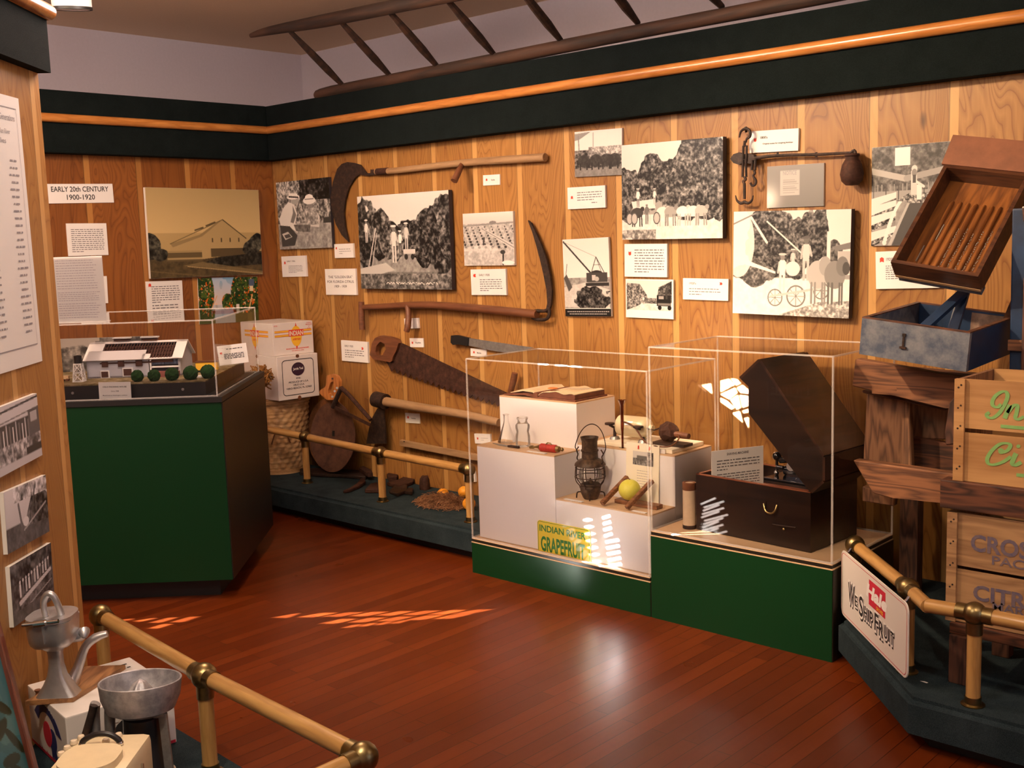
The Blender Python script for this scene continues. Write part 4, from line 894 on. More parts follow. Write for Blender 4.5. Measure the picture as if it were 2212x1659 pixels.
# woven basket
WEAVE = rolled('woven_splint', [(.26, .13, .05), (.48, .28, .12), (.62, .41, .22)], (9, 9, 70), .6, .3)
t = thing('bushel_basket', 'tall woven splint basket carrying the two white cartons', 'basket', (-5.72, 4.02, HP))
H_ = .632-HP; S = 44; rows = 15; m = MB(); prof = []
rings = []
for j in range(rows*3+1):
    z = H_*j/(rows*3); row = j//3; ph_ = j % 3
    R0 = .152+.040*(j/(rows*3))**.8; ring = []
    for k in range(S*2):
        a = 2*math.pi*k/(S*2); s = 1 if ((k//2+row) % 2) else -1
        r = R0+(.0065*s if ph_ == 1 else (.003*s if ph_ == 2 else -.004)); ring.append(m.b.verts.new((r*math.cos(a), r*math.sin(a), z)))
    rings.append(ring)
for a, b in zip(rings, rings[1:]):
    for k in range(S*2): m.b.faces.new((a[k], a[(k+1) % (S*2)], b[(k+1) % (S*2)], b[k]))
m.b.faces.new(rings[0][::-1]); m.build('woven_body', WEAVE, t, smooth='all')
for z, r in ((H_-.02, .197), (.015, .159)):
    MB().lathe([(r-.004, z-.013), (r+.004, z-.013), (r+.004, z+.013), (r-.004, z+.013)], 40).build('hoop', WEAVE, t, smooth=True)
a = math.atan2(-3.4, 5.2); hd = []
for k in range(13):
    f = k/12; an = a+(-.30+.60*f); z = H_*.42+.10*math.sin(math.pi*f); r = .190+.018*math.sin(math.pi*f); hd.append((r*math.cos(an), r*math.sin(an), z))
MB().tube(hd, .004, 8).build('handle', M_['handled'], t, smooth=True)
# brown fibre brush standing behind the green case
cpx = at(563, 814, 1, 3.74)
t = thing('fibre_broom', 'shaggy golden brown fibre broom head showing at the back corner of the green case', 'broom', (cpx.x, cpx.y, HP))
zt = cpx.z-HP
MB().tube([(0, 0, 0), (0, 0, zt)], .014, 10).build('broom_stick', M_['handle'], t, smooth=True)
m = MB(); rg = random.Random(5)
for i in range(420):
    d = V((rg.gauss(0, 1), rg.gauss(0, 1), rg.gauss(0, 1))).normalized(); p = d*rg.uniform(.03, .06); q = p+V((rg.uniform(-.03, .03), rg.uniform(-.03, .03), rg.uniform(-.03, .03)))
    m.tube([p+V((0, 0, zt)), (p+q)/2*1.1+V((0, 0, zt)), q+V((0, 0, zt))], .004, 4)
m.ball((0, 0, zt), .045, 12); m.build('bristle_head', rolled('golden_fibre', [(.14, .055, .012), (.42, .2, .05)], (50, 50, 50), .8), t)
# plow discs leaning on the wall
def disc(label, c, r, lean, slot, mt, y):
    p = at(c[0], c[1], 1, y); t = thing('plow_disc', label, 'disc', euler((p.x, y, p.z), 0, 90-lean), 'plow discs leaning on the wall')
    P = [(-rr, zz) for rr, zz in ()]; m = MB(); m.lathe([(0, .0), (r*.5, .004), (r*.85, .018), (r, .032), (r, .038), (r*.85, .025), (r*.5, .011), (0, .007)], 40)
    m.build('disc_plate', mt, t, smooth=True)
    if slot: plain(MB().box((-.025, .02, .0095), (.018, .032, .006)).build('square_hole', M_['black'], t), 'square axle hole')
    return t
RB = rolled('brown_rust', [(.05, .022, .014), (.10, .045, .028), (.15, .07, .04)], (14, 14, 14), .7, .4)
RO = rolled('orange_rust', [(.08, .03, .012), (.22, .085, .028)], (14, 14, 14), .8, .4)
disc('larger orange rusted plow disc mostly hidden behind the brown one', (722, 938), .222, 6, 0, RO, 4.195)
disc('round brown rusted plow disc with a square centre hole leaning at the wall', (728, 944), .212, 9, 1, RB, 4.135)
# bow saw
t = thing('bow_saw', 'rusty bow saw with orange wooden handle hanging above the plow discs', 'saw', wp(735, 860, .02))
OR = wood('orange_handle_wood', (.34, .11, .02), (.52, .2, .05), 'z', 6, .5, .2, 4)
oh = [(706, 813), (716, 809), (726, 812), (731, 822), (731, 838), (726, 855), (720, 862), (708, 862), (700, 855), (690, 848), (693, 840), (702, 842), (708, 835), (706, 822)]
holed([(704, 812), (716, 808), (727, 812), (732, 822), (732, 840), (727, 856), (720, 864), (706, 864), (698, 857), (689, 849), (692, 841), (701, 838), (706, 828)], [(714, 826), (720, 824), (721, 836), (716, 851), (709, 853), (709, 842)], .135, .022).build('handle', OR, t, smooth=True, world=True)
wtube([(737, 838), (730, 853), (719, 880)], .014, .15, 8, 0).build('bow_end', M_['iron'], t, smooth=True, world=True)
wtube([(737, 838), (755, 855), (785, 889), (801, 907)], [.014, .012, .012, .011], .15, 8, 2).build('bow', M_['rust'], t, smooth=True, world=True)
wpoly([(716, 875), (722, 876), (780, 905), (800, 915), (798, 921), (715, 880)], .147, .004).build('blade', M_['rust'], t, world=True)
for x, y in ((728, 838), (723, 845), (718, 857)): MB().tube([wp(x, y, .155), wp(x, y, .162)], .007, 10).build('rivet', M_['steel'], t, world=True)
MB().tube([wp(718, 818, 0), wp(718, 818, .165)], .006, 8).build('hanging_peg', M_['iron'], t, world=True)
# scrap iron
def scrap(label, px, th, mt='rust', name='plow_iron', lift=0, grp=None):
    P = [at(x, y, 2, HP) for x, y in px]; c = sum(P, V())/len(P); t = MB(); t.prism([(p.x-c.x, p.y-c.y) for p in P], lift, lift+th)
    o = t.build(name, M_[mt]); o.location = (c.x, c.y, HP+.001); TM[o.name] = Matrix.Translation(o.location); bm_ = bmesh.new(); bm_.from_mesh(o.data)
    bmesh.ops.bevel(bm_, geom=bm_.edges[:], offset=min(.004, th*.3), segments=1, affect='EDGES'); bm_.to_mesh(o.data); bm_.free(); return tag(o, label, 'scrap iron', 'rusty plow irons on the platform')
scrap('long dark iron bar lying along the platform under the plow discs', [(648, 1019), (700, 1017), (778, 1023), (797, 1031), (790, 1037), (740, 1033), (690, 1031), (648, 1027)], .02, 'iron')
scrap('pointed rusty iron blade with reddish tip between the bar and rail post', [(776, 1028), (786, 1024), (803, 1033), (806, 1039), (795, 1040)], .03, 'rust', lift=.022)
scrap('curved rusty iron hook lying left of the middle rail post', [(741, 1067), (757, 1064), (776, 1056), (790, 1046), (787, 1037), (778, 1042), (770, 1052), (757, 1060)], .02)
scrap('rusty iron wedge just behind the middle rail post', [(788, 1066), (800, 1054), (819, 1050), (822, 1066)], .025)
scrap('long rusty plow blade pointing right behind the middle rail post', [(836, 1050), (860, 1044), (876, 1035), (900, 1038), (892, 1048), (862, 1058)], .022)
scrap('dark iron plate right of the middle rail post', [(840, 1066), (856, 1052), (880, 1054), (878, 1066), (858, 1074)], .018, 'iron')
scrap('small dark iron wedge beside the straw nest', [(874, 1068), (884, 1060), (894, 1063), (890, 1071)], .022, 'iron')
scrap('rusty iron scraps against the foot of the wall behind the rail post', [(836, 1034), (846, 1029), (862, 1034), (858, 1040), (840, 1042)], .03)
b = at(918, 1057, 2, HP)
o = MB().lathe([(0, 0), (.028, 0), (.030, .02), (.026, .06), (.02, .075), (0, .078)], 14).jitter(.003, 4).build('iron_stub', M_['rust'], None, smooth=True); o.location = b; tag(o, 'short upright rusty iron stub behind the straw nest', 'scrap iron')
# straw nest with oranges
sc_ = at(958, 1090, 2, HP); m = MB(); rg = random.Random(9)
for i in range(1500):
    r = math.sqrt(rg.random()); a = rg.uniform(0, 6.283); x = r*.17*math.cos(a); y = r*.115*math.sin(a); z = .004+rg.random()*.055*(1-r*r)
    d = rg.uniform(0, 6.283); l = rg.uniform(.02, .045); p = V((x, y, z)); q = p+V((math.cos(d)*l, math.sin(d)*l, rg.uniform(-.006, .01))); q.z = max(q.z, .004); mid = (p+q)/2+V((rg.uniform(-.01, .01), rg.uniform(-.01, .01), rg.uniform(0, .012)))
    m.tube([p, mid, q], .0012, 3, False)
o = m.build('straw_nest', rolled('brown_straw', [(.17, .075, .035), (.38, .19, .09)], (60, 60, 60), .8, 0)); o.location = (sc_.x, sc_.y, HP); tag(o, 'heap of brown straw holding oranges on the carpeted platform', 'straw', None, 'stuff')
for lab, x, y, z in (('orange sunk in the middle of the straw nest', 957, 1068, .018), ('orange against the wall at the back right of the straw nest', 1003, 1063, .036), ('orange at the right end of the straw nest, nearest the display case', 1013, 1088, .036)):
    p = at(x, y, 2, HP+z); t = thing('orange', lab, 'fruit', p, 'oranges in the straw nest'); MB().ball((0, 0, 0), .035, 20, (1, 1, .95)).build('peel', ORG, t, smooth='all'); MB().lathe([(0, .034), (.004, .0335), (.0035, .0365), (0, .037)], 8).build('stem_button', M_['handled'], t)
# ================================================================== green model case in the corner
def box_panes(x0, x1, y0, y1, z0, z1, top=True):
    m = MB()
    for P in ([(x0, y0, z0), (x1, y0, z0), (x1, y0, z1), (x0, y0, z1)], [(x0, y1, z0), (x1, y1, z0), (x1, y1, z1), (x0, y1, z1)], [(x0, y0, z0), (x0, y1, z0), (x0, y1, z1), (x0, y0, z1)], [(x1, y0, z0), (x1, y1, z0), (x1, y1, z1), (x1, y0, z1)]): m.face(P)
    if top: m.face([(x0, y0, z1), (x1, y0, z1), (x1, y1, z1), (x0, y1, z1)])
    return m
def box_edges(x0, x1, y0, y1, z0, z1, w_=.006):
    m = MB(); s = w_
    for x in (x0, x1):
        for y in (y0, y1): m.box((x, y, (z0+z1)/2), (s, s, z1-z0))
    for z in (z1, z0+s/2):
        for y in (y0, y1): m.box(((x0+x1)/2, y, z), (x1-x0, s, s))
        for x in (x0, x1): m.box((x, (y0+y1)/2, z), (s, y1-y0, s))
    return m
def cover(t, *a, w_=.006):
    c = box_panes(*a).build('acrylic_cover', M_['acr'], t); plain(c, 'clear acrylic cover'); box_edges(*a, w_).build('cover_edges', M_['acre'], c); return c
K = V((-4.177, 2.643, 0)); KM = frame(K, V((.717, .697, 0)).normalized(), DD, V((0, 0, 1)))
KI = KM.inverted()
def kc(x, y, d):                                       # pixel -> case frame on the upright plane d behind the front
    return KI @ hit(x, y, DD, K+DD*d)
t = thing('model_display_case', 'large green display case with acrylic top holding a packing house model, in the corner', 'display case', KM)
CW, CDp = 1.30, .945
MB().box((-CW/2, CDp/2, .488), (CW, CDp, .796)).build('cabinet', M_['green'], t)
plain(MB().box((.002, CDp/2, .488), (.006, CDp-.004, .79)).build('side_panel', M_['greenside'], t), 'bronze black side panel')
MB().box((-CW/2, CDp/2, .045), (CW-.15, CDp-.15, .09)).build('toe_kick', M_['black'], t)
plain(MB().box((-CW/2, CDp/2, .8975), (CW+.01, CDp+.01, .023)).build('ledge', M_['black'], t), 'black ledge round the top')
cover(t, -CW+.02, -.02, .02, CDp-.02, .909, 1.242)
# ---- the model
t = thing('model_landscape', 'black skirted landscape base under the packing house model', 'model', KM @ Matrix.Translation((0, 0, .909)))
MB().box((-.66, .47, .03), (1.16, .80, .06)).build('skirt', M_['black'], t)
MB().box((-.66, .47, .062), (1.16, .80, .006)).build('ground', rolled('model_ground', [(.07, .06, .02), (.20, .15, .07), (.40, .34, .24)], (25, 25, 25), .9), t)
m = MB()
for x in (-.18, -.42, -.66, -.9): m.tube([(x, .067, .03), (x, .072, .03)], .006, 10)
m.build('screw_head', M_['steel'], t)
GZ = .909+.065
LAV = simple('model_wall_paint', (.46, .47, .53), .6); WH = simple('model_white_paint', (.78, .76, .76), .6); DKB = simple('model_rafter_brown', (.07, .025, .015), .7)
# building: local axes along the case front
a0 = kc(190, 826, .30); a1 = kc(392, 818, .30); bx0, bx1 = a0.x, a1.x; L = bx1-bx0; Wd = .21; eh = kc(190, 777, .30).z-GZ; rh = kc(204, 741, .30+Wd/2).z-GZ
t = thing('model_packing_house', 'scale model of a white packing house with cut away roof, inside the corner case', 'model', KM @ Matrix.Translation((bx0, .30, GZ)))
hl = L*.66
m = MB(); m.box((hl/2, .004, eh/2), (hl, .008, eh)); m.box((.004, Wd/2, eh/2), (.008, Wd, eh)); m.box((L/2, Wd-.004, eh/2), (L, .008, eh))
m.prism([(0, 0), (Wd, 0), (Wd, eh), (Wd/2, rh), (0, eh)], L-.008, L, frame((0, 0, 0), V((0, 1, 0)), V((0, 0, 1)), V((1, 0, 0)))); m.prism([(0, eh-.002), (Wd, eh-.002), (Wd/2, rh)], 0, .008, frame((0, 0, 0), V((0, 1, 0)), V((0, 0, 1)), V((1, 0, 0))))
m.build('walls', LAV, t)
m = MB(); m.box((L/2, Wd/2, .004), (L, Wd, .008)); m.box((L*.82, Wd*.5, eh*.5), (L*.34, .01, eh)); m.box((L/2, Wd*.55, eh*.8), (L*.9, Wd*.5, .005)); m.build('interior', simple('model_interior', (.20, .17, .19), .7), t)
dy, dz = Wd/2, rh-eh; sl = math.hypot(dy, dz); un = V((0, dy, dz)).normalized(); nr = V((0, -dz, dy)).normalized()
def RF(o): return frame(o, V((1, 0, 0)), un, nr)
F0 = RF((0, -.012, eh-.012*dz/dy)); sl2 = sl+.014
m = MB()
def rp(x0, x1, v0, v1, th=.004): m.prism([(x0, v0), (x1, v0), (x1, v1), (x0, v1)], 0, th, F0)
rp(-.012, L*.145, 0, sl2); rp(L*.92, L+.014, 0, sl2); rp(-.012, L+.014, sl2*.9, sl2); rp(0, hl*.94, 0, sl2*.5); rp(hl*.9, hl*1.03, 0, sl2*.28); rp(hl, L, 0, sl2*.05)
m.prism([(-.012, 0), (L+.014, 0), (L+.014, sl2), (-.012, sl2)], 0, .004, frame((0, Wd+.012, eh-.012*dz/dy), V((1, 0, 0)), V((0, -dy, dz)).normalized(), V((0, dz, dy)).normalized()))
m.build('roof', WH, t)
m = MB()
for i in range(26):
    x = L*.15+L*.77*i/25; m.prism([(x, .004), (x+.004, .004), (x+.004, sl2*.9), (x, sl2*.9)], -.004, .001, F0)
for v in (.3, .5, .7): m.prism([(L*.145, sl2*v), (L*.92, sl2*v), (L*.92, sl2*v+.004), (L*.145, sl2*v+.004)], -.007, -.003, F0)
m.prism([(L*.145, 0), (L*.92, 0), (L*.92, sl2*.9), (L*.145, sl2*.9)], -.018, -.014, F0); m.build('rafters', DKB, t)
for x in (.32, .62):
    o = MB().box((L*x, Wd/2, rh+.012), (L*.17, .02, .012)).build('roof_vent', DKB, t); MB().box((L*x, Wd/2, rh+.02), (L*.19, .03, .006)).build('vent_cap', WH, o)
for x, z, w_, h_ in ((.30, .72, .028, .024), (.56, .73, .028, .026), (.85, .74, .03, .028), (.29, .2, .04, .035), (.66, .28, .048, .04)):
    o = MB().box((hl*x, -.002, eh*z), (w_, .006, h_)).build('window', WH if z < .5 else DKB, t); MB().box((hl*x, -.006, eh*z), (w_*.75, .003, h_*.75)).build('window_pane', DKB, o)
m = MB(); 
for x in (L*.68, L-.006): m.box((x, .004, eh/2), (.007, .008, eh))
m.box((L*.835, .004, eh*.5), (L*.31, .008, .007)); m.box((L*.835, .004, eh-.004), (L*.33, .008, .008)); m.build('front_posts', WH, t)
m = MB()
for i in range(9): m.box((L*(.70+.033*i), .03, eh*.75), (.012, .02, eh*.3))
m.build('machinery', simple('model_machine_blue', (.22, .28, .42), .5), t)
m = MB(); m.box((L*.84, -.02, .012), (L*.3, .05, .024)); m.build('loading_dock', simple('model_dock_red', (.2, .06, .05), .7), t)
# water tower
a = kc(163, 831, .20); h1 = kc(170, 785, .20).z-GZ
t = thing('model_water_tower', 'small white trestle water tower with dark tank beside the model packing house', 'model', KM @ Matrix.Translation((a.x+.02, .2, GZ)))
m = MB(); q = .022; q2 = .015
cr = [(-1, -1), (1, -1), (1, 1), (-1, 1)]
for i in range(4):
    p, r = cr[i], cr[(i+1) % 4]
    m.bar((p[0]*q, p[1]*q, 0), (p[0]*q2, p[1]*q2, h1), .004, .004, (1, .2, 0))
    for z0, z1 in ((0, .5), (.5, 1)):
        f0, f1 = q+(q2-q)*z0, q+(q2-q)*z1
        m.bar((p[0]*f0, p[1]*f0, h1*z0), (r[0]*f1, r[1]*f1, h1*z1), .003, .003, (.3, .2, 1)); m.bar((r[0]*f0, r[1]*f0, h1*z0), (p[0]*f1, p[1]*f1, h1*z1), .003, .003, (.3, .2, 1))
    for z0 in (.02, .5, .98): f0 = q+(q2-q)*z0; m.bar((p[0]*f0, p[1]*f0, h1*z0), (r[0]*f0, r[1]*f0, h1*z0), .004, .004)
m.build('trestle', WH, t); MB().lathe([(0, h1), (.017, h1), (.017, h1+.034), (.018, h1+.034), (0, h1+.038)], 18).build('tank', M_['black'], t)
TREE = rolled('model_foliage', [(.004, .02, .004), (.02, .08, .015)], (90, 90, 90), .9, .6)
for lab, x, y, r, d in (('round model tree nearest the small white sign, first from left', 297, 818, .027, .12), ('round model tree, second from left before the packing house model', 333, 816, .027, .12), ('round model tree, third from left before the packing house model', 372, 812, .030, .12), ('large round model tree right of the packing house model, fourth from left', 412, 809, .032, .13), ('large round model tree at the right corner pane, fifth from left', 449, 806, .032, .16)):
    p = kc(x, y, d); t = thing('model_tree', lab, 'model tree', KM @ Matrix.Translation((p.x, d, GZ)), 'round model trees before the packing house'); zc = max(r*.9, p.z-GZ)
    m = MB(); rg = random.Random(int(x)); m.ball((0, 0, zc), r, 26)
    for v in m.b.verts: v.co += (v.co-V((0, 0, zc)))*rg.uniform(-.07, .09)
    m.build('foliage', TREE, t); MB().tube([(0, 0, 0), (0, 0, zc)], .004, 6).build('trunk', M_['handled'], t)
p = kc(452, 790, .42); t = thing('model_rail_car', 'yellow model freight car behind the round trees', 'model', KM @ Matrix.Translation((p.x-.01, .42, GZ)))
MB().box((0, 0, .028), (.10, .03, .036)).build('car_body', M_['gold'], t); MB().box((0, 0, .049), (.104, .034, .006)).build('car_roof', M_['handled'], t); m = MB()
for x in (-.035, .035):
    for y in (-.012, .012): m.tube([(x, y-.002, .006), (x, y+.002, .006)], .006, 10)
m.build('wheel_set', M_['black'], t)
p = kc(142, 822, .24); t = thing('model_wagon', 'tiny tan model wagon left of the water tower', 'model', KM @ Matrix.Translation((p.x, .24, GZ)))
MB().box((0, 0, .016), (.032, .018, .014)).build('wagon_box', M_['tan'], t); m = MB()
for x in (-.01, .01):
    for y in (-.01, .01): m.tube([(x, y-.001, .006), (x, y+.001, .006)], .006, 10)
m.build('wheel_set', M_['handled'], t)
# backdrop print, cards
P = [KM @ kc(x, y, .62) for x, y in ((122, 737), (306, 722))]; zb = GZ; w_ = (P[1]-P[0]).length; hh = (P[0].z+P[1].z)/2-zb
t = thing('backdrop_photograph', 'faded photograph standing behind the packing house model', 'photograph', KM @ Matrix.Translation(((KI @ P[0]).x, .62, zb)))
MB().box((w_/2, .006, hh/2), (w_, .008, hh)).build('mount_board', M_['board'], t)
def bdp(c): c.vgrad(.75, .7); c.leaves(c.pm([(0, .3), (.3, .2), (.5, .5), (0, 1)]), .2, .75, 20); c.leaves(c.V_ > .6, .15, .5, 20); c.rect(.45, .1, 1, 1, .45); c.leaves((c.U > .5) & (c.V_ < .4), .2, .6, 24)
o = printmesh(t, w_, hh, 0, bdp, 70); o.matrix_local = frame((w_/2, .0012, hh/2), V((1, 0, 0)), V((0, 0, 1)), V((0, -1, 0)))
def stand_card(label, c4, d, lines=(), para=None, arr=None, lean=0, skew=0, name='caption_card', off=None):
    p = [kc(x, y, d) for x, y in c4]; w_ = (p[1]-p[0]).length; h_ = (p[3]-p[0]).length; c = sum(p, V())/4; x = (p[1]-p[0]).normalized()
    t = thing(name, label, 'card', KM @ frame(c, x, V((0, -1, 0)).cross(x), V((0, -1, 0)))); MB().box((0, 0, -.0015), (w_, h_, .003)).build('board', M_['paper'], t); m = MB(); rg = random.Random(label)
    for tx, y, hh, wd, bo in lines: letters(m, tx, 0, y*h_, hh*h_, wd*w_, bo, 'c', .0006)
    for (x0, x1, y0, y1, n) in para or ():
        for i in range(n): scrib(m, x0*w_, x1*w_, (y0+(y1-y0)*i/max(1, n-1))*h_, .06*h_, .0006, rg)
    m.build('lettering', M_['ink'], t)
    if arr: arrow(MB(), arr[0]*w_, arr[1]*h_, arr[2]*h_, arr[3], .0006).build('arrow_mark', M_['red'], t)
    return t
stand_card('small white title sign standing before the packing house model', ((212.5, 826), (282, 825), (284, 861), (214, 862.5)), .045, [('OSLO PACKING HOUSE', .18, .085, .74, .01), ('Circa 1938', -.07, .075, .24, .005), ('Model built by Washington residents', -.31, .065, .76, .003)])
stand_card('tilted white caption card seen through the right pane of the corner case', ((470, 749), (533, 741), (535, 780.5), (473, 791)), .33, [], [(-.2, .35, .28, .28, 1), (-.3, .38, .02, -.2, 4)], (-.38, .12, .1, 180))
p = kc(489, 805, .2); t = tag(MB().box((0, 0, .004), (.05, .025, .008)).build('paper_slip', M_['paper']), 'tiny white paper slip lying at the right end of the model landscape', 'paper'); t.matrix_world = KM @ Matrix.Translation((-.125, .2, GZ+.001))
# large acrylic sheet stand on the case top
P = [KM @ kc(x, y, .06) for x, y in ((109, 556), (222, 553.5), (229.5, 699), (117.5, 703))]
w_ = (P[1]-P[0]).length; h_ = (P[3]-P[0]).length; c = sum(P, V())/4; x = (KM.to_3x3() @ V((1, 0, 0)))
zt = 1.2455; h_ = c.z+h_/2-zt; c.z = zt+h_/2
t = thing('text_sheet_stand', 'large white page of faint text in an acrylic stand on top of the corner case', 'sign', frame(c, x, V((0, 0, 1)), -DD))
MB().box((0, 0, 0), (w_, h_, .002)).build('sheet', M_['paper'], t)
m = MB(); rg = random.Random(8)
for a, b, n in ((.44, .02, 12), (-.04, -.16, 5), (-.21, -.31, 4), (-.35, -.38, 2), (-.42, -.44, 1)):
    for i in range(n): scrib(m, -.4*w_, rg.uniform(.3, .42)*w_, (a+(b-a)*i/max(1, n-1))*h_, .013*h_, .0016, rg)
m.build('lettering', simple('faint_ink', (.45, .40, .45), .7), t)
MB().box((0, 0, .005), (w_+.006, h_, .003)).build('acrylic_front', M_['acr'], t); MB().box((0, -h_/2+.004, -.012), (w_+.006, .006, .06)).build('acrylic_foot', M_['acre'], t)
# ================================================================== stepped white display case (long wall, left of the phonograph)
CY0, CY1 = 3.573, 4.08
def dcase(label, x0, x1, zb, zt):
    t = thing('display_case', label, 'display case', ((x0+x1)/2, CY0, 0)); o = (x0+x1)/2
    a, b = x0-o, x1-o; d = CY1-CY0
    MB().box(((a+b)/2, d/2, (zb-.02)/2), (b-a, d, zb-.02)).build('base', M_['green'], t)
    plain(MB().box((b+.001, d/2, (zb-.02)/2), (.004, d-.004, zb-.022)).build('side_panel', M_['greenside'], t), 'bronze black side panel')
    MB().box(((a+b)/2, d/2, zb-.018), (b-a+.002, d+.002, .004)).build('trim_line', M_['tan'], t)
    MB().box(((a+b)/2, d/2, zb-.009), (b-a-.004, d-.004, .0135)).build('edge_band', M_['greenside'], t)
    plain(MB().box(((a+b)/2, d/2, zb-.001), (b-a-.002, d-.002, .003)).build('deck', M_['tan'], t), 'tan deck')
    cover(t, a+.004, b-.004, .004, d-.004, zb+.001, zt); return t
dcase('low green display case with white steps, lantern and grapefruit under acrylic', -3.604, -2.583, .165, 1.010)
dcase('green display case holding the dark phonograph under taller acrylic', -2.577, -1.787, .362, 1.108)
def block(label, x0, x1, y0, y1, z1, z0=.1675):
    t = thing('white_plinth', label, 'plinth', ((x0+x1)/2, (y0+y1)/2, z0), 'white stepped plinths'); MB().box((0, 0, (z1-z0-.006)/2), (x1-x0, y1-y0, z1-z0-.006)).build('body', M_['whitep'], t)
    plain(MB().box((0, 0, z1-z0-.003), (x1-x0, y1-y0, .006)).build('top_board', M_['tan'], t), 'tan top board'); return t
ZA, ZT, ZL, ZK = .605, .814, .415, .632
block('white plinth at front left carrying flask, jar and red syringe', -3.585, -3.113, 3.612, 3.788, ZA)
block('tallest white plinth carrying the open ledger', -3.60, -3.128, 3.79, 4.07, ZT)
block('low white plinth at front right carrying lantern and grapefruit press', -3.111, -2.604, 3.612, 3.788, ZL)
block('white plinth at back right carrying the glass jar device', -3.126, -2.604, 3.79, 4.07, ZK)
# yellow grapefruit sign
p0, p1 = at(1160.4, 1122.7, 1, 3.606), at(1275.5, 1219, 1, 3.606); w_ = p1.x-p0.x; zt_, zb_ = at(1162, 1123, 1, 3.606).z, at(1163, 1196.5, 1, 3.606).z; h_ = zt_-zb_
t = thing('fruit_label_sign', 'yellow sign with green letters reading GRAPEFRUIT on the white plinths', 'sign', frame(((p0.x+p1.x)/2, 3.610, (zt_+zb_)/2), V((1, 0, 0)), V((0, 0, 1)), V((0, -1, 0))))
MB().prism(rrect(w_, h_, .014), 0, .004).build('plate', simple('sign_yellow', (.82, .66, .05), .5), t)
SG = simple('sign_green', (.02, .20, .03), .5); m = MB(); o_, i_ = rrect(w_-.006, h_-.006, .012), rrect(w_-.010, h_-.010, .010); n = len(o_)
m._add([(x, y, .0046) for x, y in o_]+[(x, y, .0046) for x, y in i_], [(i, (i+1) % n, n+(i+1) % n, n+i) for i in range(n)])
letters(m, 'INDIAN RIVER', -.005, .20*h_, .19*h_, .88*w_, .02, 'c', .0046); letters(m, 'GRAPEFRUIT', -.005, -.36*h_, .42*h_, .84*w_, .03, 'c', .0046); m.build('lettering', SG, t)
# open ledger
LE = rolled('ledger_leather', [(.10, .035, .02), (.24, .09, .05)], (20, 20, 20), .6, .2); PG = rolled('aged_page', [(.62, .46, .27), (.76, .62, .40)], (12, 12, 30), .8, .1)
A, B, C_, D_ = at(1159, 857, 2, ZT), at(1246, 869.5, 2, ZT), at(1330, 851, 2, ZT), at(1249, 838, 2, ZT)
A, B, C_, D_ = V((-3.38, 3.81, ZT)), V((-3.15, 3.81, ZT)), V((-3.15, 4.03, ZT)), V((-3.38, 4.03, ZT))
t = thing('open_ledger', 'old brown ledger lying open on the tallest white plinth', 'book', (-3.38, 3.92, ZT))
MB().box((.118, 0, .004), (.236, .235, .008), bev=.002).build('cover', LE, t)
m = MB(); nx = 14
for (ya, yb) in ((-.108, .108),):
    top = [(.004+.222*i/nx, .012+.030*math.sin(min(1, i/5)*1.57)+.004*math.sin(i*1.1)-.010*(i/nx)) for i in range(nx+1)]
    poly = [(.004, .009)]+top+[(.226, .009)]
    m.prism([(x, max(.009, z-.004)) for x, z in poly], ya, yb, frame((0, 0, 0), V((1, 0, 0)), V((0, 0, 1)), V((0, -1, 0))))
m.build('page_block', LE, t)
m = MB(); m.prism([(x, z-.003) for x, z in top]+[(x, z) for x, z in top[::-1]], -.104, .110, frame((0, 0, 0), V((1, 0, 0)), V((0, 0, 1)), V((0, -1, 0)))); m.build('open_page', PG, t)
m = MB(); m.prism([(0, .004), (-.03, .018), (-.08, .020), (-.205, .006), (-.205, .001), (-.07, .010), (0, 0)], -.115, .115, frame((0, 0, 0), V((1, 0, 0)), V((0, 0, 1)), V((0, -1, 0)))); m.build('front_cover', LE, t)
m = MB(); m.prism([(.002, .018), (-.03, .038), (-.10, .034), (-.17, .016), (-.17, .013), (-.09, .027), (-.03, .024), (0, .010)], -.105, .105, frame((0, 0, 0), V((1, 0, 0)), V((0, 0, 1)), V((0, -1, 0)))); m.build('left_pages', PG, t)
MB().tube([(-.004, -.117, .014), (-.004, .117, .014)], .014, 12).build('spine', LE, t, smooth=True)
plain(MB().lathe([(0, 0), (.024, 0), (.024, .0012), (0, .0012)], 20, Matrix.Translation((.055, -.06, .0445))).build('orange_seal', simple('seal_orange', (.75, .2, .03), .6), t), 'round orange seal on the page')
m = MB(); rg = random.Random(3)
for i in range(9): scrib(m, .09, .2, -.02+.012*i, .005, .0415-.0006*i, rg)
m.build('handwriting', M_['grey'], t)
# laboratory glass
def gl(name, label, x, y, prof, extra=None):
    t = thing(name, label, 'glassware', (x, y, ZA+.0005)); MB().lathe(prof, 28).build('glass_body', M_['glass'], t, smooth=True); k = prof[-1]
    pts = [(k[0]*math.cos(a*.2618), k[0]*math.sin(a*.2618), k[1]) for a in range(25)]; MB().tube(pts, .0018, 6, False).build('rim', M_['acre'], t, smooth=True); return t
gl('glass_flask', 'clear conical glass flask on the front left white plinth', -3.50, 3.725, [(0, .001), (.040, .001), (.043, .006), (.040, .016), (.013, .095), (.011, .108), (.0115, .130), (.014, .134)])
gl('glass_jar', 'clear glass bottle with wide lip right of the conical flask', -3.375, 3.70, [(0, .001), (.030, .001), (.034, .008), (.033, .05), (.028, .068), (.033, .086), (.033, .10), (.023, .112), (.022, .122), (.026, .128), (.025, .134)])
t = thing('hand_sprayer', 'small red and brass hand sprayer lying at the right of the front left plinth', 'sprayer', euler((-3.19, 3.665, ZA+.018), 4))
BR = simple('dull_brass', (.30, .22, .10), .4, .9, var=.3, vsc=60)
